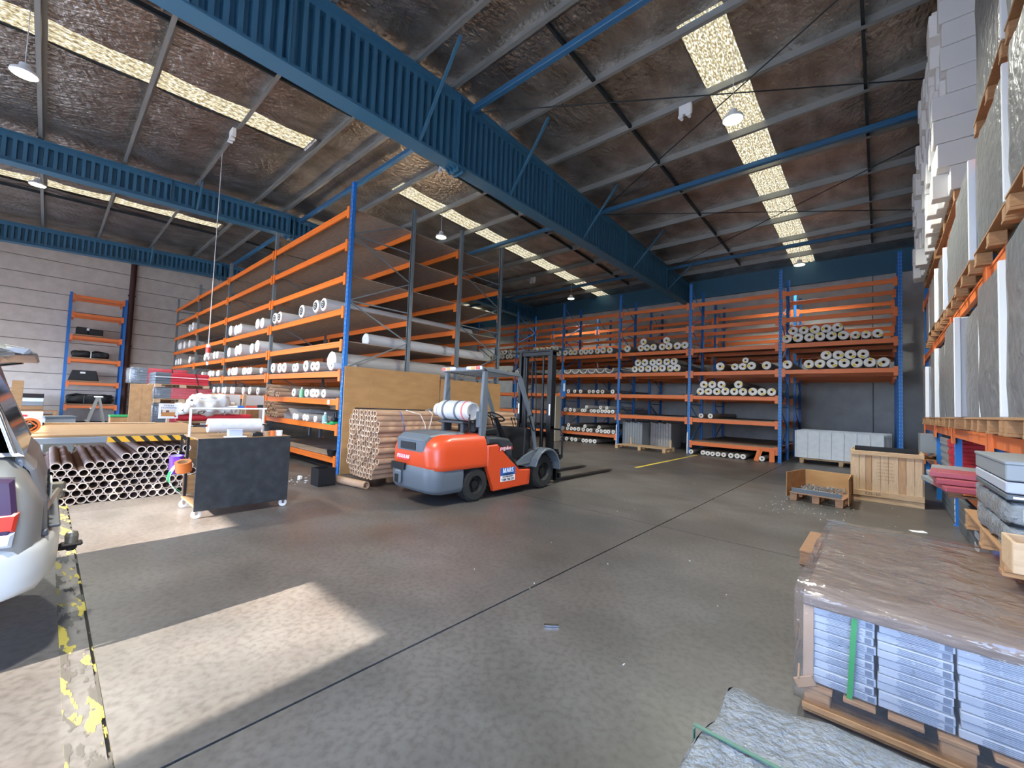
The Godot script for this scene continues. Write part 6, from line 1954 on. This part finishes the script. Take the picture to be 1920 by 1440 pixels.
# ------------------------------------------------------------------ by the back wall
func back_corner() -> void:
	var o := thing("ribbed_sheeting", "stack of ribbed white panels standing on a pallet under the end bay", "panel stack", Vector3(-1.0, 0, -16.6))
	for k in 5:
		var z := 0.30 - k * 0.11
		var x := 0.04 * k
		var p := part(o, "panel", MB.new().cbox(Vector3(x, 0.59 + 0.01 * k, z), Vector3(2.18, 0.86, 0.012), 0.003), "white_panel")
		part(p, "top_flange", MB.new().box(Vector3(x, 1.02 + 0.01 * k, z - 0.03), Vector3(2.18, 0.012, 0.08)), "white_panel")
		part(p, "bottom_flange", MB.new().box(Vector3(x, 0.17, z - 0.03), Vector3(2.18, 0.012, 0.08)), "white_panel")
		if k == 0:
			for i in 8:
				part(p, "rib", MB.new().cbox(Vector3(-1.06 + i * 0.303, 0.59, z + 0.022), Vector3(0.035, 0.84, 0.035), 0.006), "white_panel")
	pallet(o, Vector3(0.1, 0, 0), 2.1, 0.9, "pine", 5, true)
	crate()
	# cut-down carton on a pallet with film scraps
	var c := thing("cut_carton", "cut-down cardboard carton on a worn pallet, holding film scraps", "carton", Vector3(-0.80, 0, -9.42), -0.12)
	pallet(c, Vector3.ZERO, 0.78, 0.85, "pallet_old", 5, true)
	part(c, "back_wall", MB.new().cbox(Vector3(0.02, 0.32, -0.42), Vector3(0.72, 0.34, 0.012), 0.003), "cardboard_board")
	part(c, "right_wall", MB.new().cbox(Vector3(0.40, 0.27, 0.0), Vector3(0.012, 0.44, 0.9), 0.003), "cardboard", Vector3.ZERO, Basis(Vector3.UP, 0.12))
	part(c, "left_wall", MB.new().cbox(Vector3(-0.40, 0.27, 0.02), Vector3(0.012, 0.44, 0.84), 0.003), "cardboard", Vector3.ZERO, Basis(Vector3.UP, -0.1))
	part(c, "front_flap", MB.new().cbox(Vector3(0.0, 0.185, 0.40), Vector3(0.72, 0.08, 0.012), 0.003), "pack_grey")
	part(c, "left_label", MB.new().box(Vector3(-0.408, 0.30, 0.1), Vector3(0.003, 0.16, 0.1)), "tag_white", Vector3.ZERO, Basis(Vector3.UP, -0.1))
	var sc := MB.new()
	for i in 260:
		var p := Vector3(r2(-0.3, 0.3), 0.15 + r2(0, 0.08), r2(-0.36, 0.2))
		var q := r2(0.008, 0.022)
		sc.box(p, Vector3(q * 2.2, q * 0.4, q), Basis(Vector3(r2(-1, 1), 1, r2(-1, 1)).normalized(), r2(0, 6)))
	var sp := part(c, "film_scraps", sc, "wrap_silver")
	sp.set_meta("kind", "stuff")
	# flat pallet with two uprights
	var p := thing("long_pallet", "long low pallet with two short uprights under the bay of the grey sheets", "pallet", Vector3(-6.62, 0, -15.0), 0.0)
	pallet(p, Vector3.ZERO, 1.95, 0.9, "pine", 6, true)
	for x in [-0.6, 0.93]:
		part(p, "upright_stub", MB.new().cbox(Vector3(x, 0.28, -0.15), Vector3(0.06, 0.28, 0.04), 0.004), "pine_up")
	for k in 2:
		var g := thing("grey_sheet_block", ["tall block of grey sheets standing at the blue post under the rack", "shorter pale block of grey sheets beside the wall under the rack"][k], "sheet block", Vector3([-7.42, -6.55][k], 0, [-16.2, -16.9][k]), 0.0, "grey sheet blocks")
		var n := 8
		for i in n:
			part(g, "sheet", MB.new().cbox(Vector3(-0.42 + (i + 0.5) * 0.84 / n, 0.5 - 0.01 * (i % 3), 0), Vector3(0.84 / n - 0.006, 1.0 - 0.02 * (i % 3), 1.1), 0.004), ["pack_grey_light", "roll_grey"][k])
	var cb := thing("steel_cabinet", "narrow cream steel cabinet behind the forklift mast", "cabinet", Vector3(-10.62, 0, -14.75))
	part(cb, "body", MB.new().cbox(Vector3(0, 0.97, 0), Vector3(0.42, 1.94, 0.4), 0.008), "bench_cream")
	part(cb, "door", MB.new().cbox(Vector3(0, 0.98, 0.205), Vector3(0.40, 1.86, 0.014), 0.004), "bench_cream")
	part(cb, "handle", MB.new().cbox(Vector3(0.15, 1.0, 0.222), Vector3(0.02, 0.14, 0.02), 0.004), "chrome")
	var sgn := thing("post_sign", "blue notice with a white panel on the rack post behind the mast", "sign", Vector3(-10.55, 0, -15.34))
	part(sgn, "blue_plate", MB.new().cbox(Vector3(0, 2.3, 0), Vector3(0.18, 0.75, 0.01), 0.003), "rack_blue")
	part(sgn, "white_inset", MB.new().box(Vector3(0, 2.35, 0.006), Vector3(0.1, 0.35, 0.004)), "tag_white")

func crate() -> void:
	var o := thing("wooden_crate", "pale open-topped wooden crate of upright boards before the white panels", "crate", Vector3(0.07, 0, -10.5))
	var w := 0.97
	var d := 0.72
	var widths := [0.10, 0.085, 0.08, 0.11, 0.10, 0.125, 0.09, 0.10, 0.095]
	var x := -w / 2 + 0.01
	for i in widths.size():
		var bw: float = widths[i] * (w - 0.02) / 0.885
		part(o, "front_board", MB.new().cbox(Vector3(x + bw / 2, 0.51, d / 2), Vector3(bw - 0.004, 0.82, 0.018), 0.003), ["pine_up", "pine_up", "pine_tan", "pine_up", "pine_up", "pine_up", "pine_tan", "pine_up", "pine_up"][i])
		part(o, "back_board", MB.new().cbox(Vector3(x + bw / 2, 0.51, -d / 2), Vector3(bw - 0.004, 0.86, 0.018), 0.003), "pine_up")
		x += bw
	for z in [d / 2 + 0.018]:
		part(o, "top_rail", MB.new().cbox(Vector3(0, 0.88, z), Vector3(w + 0.02, 0.075, 0.02), 0.003), "pine")
		part(o, "bottom_rail", MB.new().cbox(Vector3(0, 0.15, z), Vector3(w + 0.02, 0.10, 0.02), 0.003), "pine")
		part(o, "skid", MB.new().cbox(Vector3(0, 0.045, z - 0.05), Vector3(w + 0.02, 0.09, 0.09), 0.004), "pine")
	part(o, "skid", MB.new().cbox(Vector3(0, 0.045, -d / 2 + 0.04), Vector3(w + 0.02, 0.09, 0.09), 0.004), "pine")
	part(o, "base", MB.new().cbox(Vector3(0, 0.10, 0), Vector3(w, 0.02, d), 0.003), "pine")
	for s in [-1.0, 1.0]:
		for k in 6:
			part(o, "side_board", MB.new().cbox(Vector3(s * w / 2, 0.52, -d / 2 + 0.07 + k * 0.116), Vector3(0.018, 0.83, 0.11), 0.003), "pine_up")
		part(o, "corner_post", MB.new().cbox(Vector3(s * (w / 2 - 0.03), 0.52, d / 2 - 0.03), Vector3(0.04, 0.84, 0.04), 0.003), "pine_up")
	part(o, "black_lining", MB.new().box(Vector3(0, 0.62, -d / 2 + 0.02), Vector3(w - 0.06, 0.7, 0.008)), "black_plastic")
	for k in 6:
		letters(o, "stencil", "HEAT TREATED", 0.035, "pallet_old", Vector3(-0.02 + 0.005 * k, 0.72 - k * 0.06, d / 2 + 0.0095), Basis(), "Droid Sans", 0.002, 400)
	letters(o, "stencil", "S25-60", 0.06, "hazard_black", Vector3(-0.18, 0.15, d / 2 + 0.0285), Basis(), "Droid Sans Mono", 0.003)

# ------------------------------------------------------------------ pallets at our feet
func foreground() -> void:
	# white boxed pallet under film
	var o := thing("boxed_pallet", "large film-wrapped pallet of white printed boxes with a brown top sheet", "pallet load", Vector3(0.25, 0, -3.66))
	var lx := 1.12
	var lz := 1.86
	var P := Node3D.new()
	var yb := 0.135
	# pallet: boards, blocks
	pallet(o, Vector3.ZERO, lx, lz, "pallet_wood", 7, false)
	part(o, "front_bearer", MB.new().cbox(Vector3(0, 0.05, lz / 2 - 0.02), Vector3(lx, 0.03, 0.1), 0.004), "pallet_wood")
	var hb := 0.0385
	var layers := 10
	var cols := 4
	var cw := (lx - 0.05) / cols
	# every box of the faces that show, in columns of thin cartons
	for c in cols:
		for j in layers:
			var dx := r2(-0.006, 0.006)
			var dz := r2(-0.006, 0.006)
			var bx := part(o, "box", MB.new().cbox(Vector3(-lx / 2 + 0.025 + (c + 0.5) * cw + dx, 0.155 + (j + 0.5) * hb, lz / 2 - 0.48 + dz), Vector3(cw - 0.012, hb - 0.0025, 0.90), 0.003), "box_white" if (c + j) % 3 else "box_white2")
			var fx := -lx / 2 + 0.025 + (c + 0.5) * cw + dx
			var fz := lz / 2 - 0.48 + dz + 0.451
			var fy := 0.155 + (j + 0.5) * hb
			var pr := MB.new()
			pr.box(Vector3(fx + cw * 0.40, fy, fz), Vector3(0.026, hb * 0.62, 0.001))
			for k in 4:
				pr.box(Vector3(fx - cw * 0.10, fy + (k - 1.5) * 0.0075, fz), Vector3(r2(0.04, 0.07), 0.0022, 0.001))
				pr.box(Vector3(fx + cw * 0.14, fy + (k - 1.5) * 0.0075, fz), Vector3(r2(0.06, 0.11), 0.0022, 0.001))
			part(bx, "print", pr, "print_grey")
	for c in cols:
		part(o, "rear_boxes", MB.new().cbox(Vector3(-lx / 2 + 0.025 + (c + 0.5) * cw, 0.155 + layers * hb / 2, -0.46), Vector3(cw - 0.012, layers * hb, 0.90), 0.004), "box_white2")
	var top := 0.155 + layers * hb
	part(o, "side_sheet", MB.new().cbox(Vector3(-lx / 2 + 0.012, 0.155 + layers * hb / 2, 0), Vector3(0.012, layers * hb, lz - 0.05), 0.003), "tube_brown")
	part(o, "corner_board", MB.new().cbox(Vector3(-lx / 2 + 0.022, 0.155 + layers * hb / 2, lz / 2 - 0.025), Vector3(0.045, layers * hb, 0.008), 0.002), "tube_brown")
	part(o, "top_sheet", lumpy(Vector3(0, top + 0.03, 0), Vector3(lx + 0.01, 0.06, lz), 0.018, 301, 0.012, 24, 24), "wrap_brown")
	part(o, "green_strap", MB.new().box(Vector3(-lx / 2 + 0.20, 0.145 + layers * hb / 2, lz / 2 - 0.016), Vector3(0.022, layers * hb + 0.02, 0.003), Basis(Vector3.BACK, -0.05)), "strap_green")
	part(o, "film_skin", lumpy(Vector3(0, 0.155 + layers * hb / 2 + 0.012, 0), Vector3(lx + 0.085, layers * hb + 0.19, lz + 0.08), 0.025, 302, 0.014, 20, 12), "film")
	part(o, "torn_corner", MB.new().cbox(Vector3(-lx / 2 + 0.01, 0.155, lz / 2 + 0.005), Vector3(0.09, 0.05, 0.01), 0.003, Basis(Vector3(0, 0.3, 1).normalized(), 0.5)).cbox(Vector3(-lx / 2 - 0.02, 0.17, lz / 2 - 0.03), Vector3(0.01, 0.045, 0.09), 0.003, Basis(Vector3(1, 0.2, 0).normalized(), 0.4)), "wrap_tan")
	# grey wrapped pallet
	var g := thing("silver_pallet", "low silver-grey film-wrapped pallet with dark green straps, nearest the camera", "pallet load", Vector3(0.2, 0, -1.16))
	pallet(g, Vector3.ZERO, 1.25, 1.35, "pallet_wood", 6, true)
	part(g, "wrapped_block", lumpy(Vector3(0, 0.325, 0), Vector3(1.30, 0.35, 1.40), 0.05, 311, 0.025, 28, 16), "wrap_silver")
	part(g, "strap", MB.new().box(Vector3(0.0, 0.512, -0.33), Vector3(1.33, 0.004, 0.014)).box(Vector3(-0.664, 0.33, -0.33), Vector3(0.004, 0.34, 0.014)), "strap_dark_green")
	part(g, "strap", MB.new().box(Vector3(0.0, 0.512, 0.35), Vector3(1.33, 0.004, 0.014)).box(Vector3(-0.664, 0.33, 0.35), Vector3(0.004, 0.34, 0.014)), "strap_dark_green")
	part(g, "strap_pad", MB.new().box(Vector3(-0.36, 0.510, -0.33), Vector3(0.06, 0.008, 0.05)), "cardboard")
	part(g, "seam", MB.new().box(Vector3(0.05, 0.509, 0.12), Vector3(0.006, 0.004, 0.9)), "pack_grey_light")
	# empty pallet poking out behind the white boxes
	var e := thing("pallet", "empty weathered pallet poking out behind the white boxed pallet", "pallet", Vector3(-0.06, 0, -5.75), 0.0)
	pallet(e, Vector3.ZERO, 1.15, 0.95, "pallet_old", 6, false)

# ------------------------------------------------------------------ hung from the roof
func overhead() -> void:
	var spots := [[-11.03, 0.58], [-18.0, 0.52], [-10.76, -8.3], [-11.59, -17.2], [-2.01, -8.08], [-2.16, -17.7], [-2.05, 0.6], [-19.4, -8.3], [-19.4, -17.5]]
	var words := ["over the near end of the middle roof light", "over the bench side beyond the second girder", "above the long rack", "high over the far rack bays", "before the right-hand roof light", "by the back wall over the end bay", "over the camera", "over the far end of the long rack", "in the far corner behind the long rack"]
	var up := Basis(Vector3.RIGHT, Vector3.FORWARD, Vector3.UP)
	for i in spots.size():
		var hang := 7.27 if i == 1 else 6.9
		var o := thing("bay_lamp", "round glowing high-bay lamp hanging %s" % words[i], "lamp", Vector3(spots[i][0], hang, spots[i][1]), 0.0, "high-bay lamps")
		part(o, "housing", MB.new().lathe([Vector2(0.165, 0.0), Vector2(0.18, 0.01), Vector2(0.17, 0.05), Vector2(0.08, 0.10), Vector2(0.07, 0.18), Vector2(0.0, 0.19)], 24, Vector3.ZERO, up), "white_paint")
		part(o, "lens", MB.new().cyl(Vector3(0, 0.0, 0), Vector3(0, 0.012, 0), 0.162, 0.165, 24), "lamp_glow")
		var ytop := roof_y(spots[i][1]) - hang
		part(o, "cord", MB.new().cyl(Vector3(0, 0.18, 0), Vector3(0, ytop, 0), 0.006, 0.006, 6), "tag_white")
		var l := SpotLight3D.new()
		l.name = "lamp_light"
		l.light_color = Color(1.0, 1.0, 0.95)
		l.light_energy = 9.0 if spots[i][1] < -16.0 else 45.0
		l.light_size = 0.16
		l.spot_range = 40.0
		l.spot_angle = 70.0
		l.spot_attenuation = 2.0
		l.spot_angle_attenuation = 0.6
		l.shadow_enabled = true
		o.add_child(l)
		l.position = Vector3(0, -0.03, 0)
		l.rotation.x = -PI / 2
	# twin-head emergency lights on purlins
	var es := [[-3.07, 7.55, -8.72], [-11.9, 7.65, -2.75], [-12.6, 7.3, -15.46], [-8.9, 7.8, -6.9]]
	var ew := ["right of the main girder", "above the hanging cable", "over the far rack", "above the end frame of the long rack"]
	for i in 4:
		var o := thing("emergency_light", "white twin-spot emergency light box %s" % ew[i], "emergency light", Vector3(es[i][0], roof_y(es[i][2]) - 0.42, es[i][2] + 0.08), 0.0, "emergency lights")
		part(o, "box", MB.new().cbox(Vector3(0, 0.10, 0), Vector3(0.26, 0.22, 0.09), 0.012), "white_paint")
		for s in [-1.0, 1.0]:
			part(o, "spot_head", MB.new().cyl(Vector3(s * 0.08, -0.07, -0.03), Vector3(s * 0.08, -0.05, 0.07), 0.03, 0.055, 14), "white_paint")
	# pendant switch on a long cable
	var h := thing("pendant_switch", "red and white pull switch hanging on a long cable before the long rack", "pendant switch", Vector3(-13.3, 0, -2.78))
	part(h, "cable", MB.new().cyl(Vector3(0, 2.8, 0), Vector3(0, 8.04, 0), 0.011, 0.009, 6), "roll_light")
	part(h, "hook_ball", MB.new().ball(Vector3(0, 2.76, 0), 0.055, 12), "tag_white")
	part(h, "red_body", MB.new().cyl(Vector3(0, 2.58, 0), Vector3(0, 2.72, 0), 0.055, 0.06, 14), "lamp_red")
	part(h, "collar", MB.new().cyl(Vector3(0, 2.48, 0), Vector3(0, 2.58, 0), 0.035, 0.055, 14), "tag_white")
	part(h, "pull_cord", MB.new().cyl(Vector3(0, 1.9, 0), Vector3(0, 2.48, 0), 0.005, 0.005, 6), "dark_rod")
	part(h, "cord_tag", MB.new().box(Vector3(0, 2.3, 0), Vector3(0.04, 0.09, 0.04)), "tag_white")
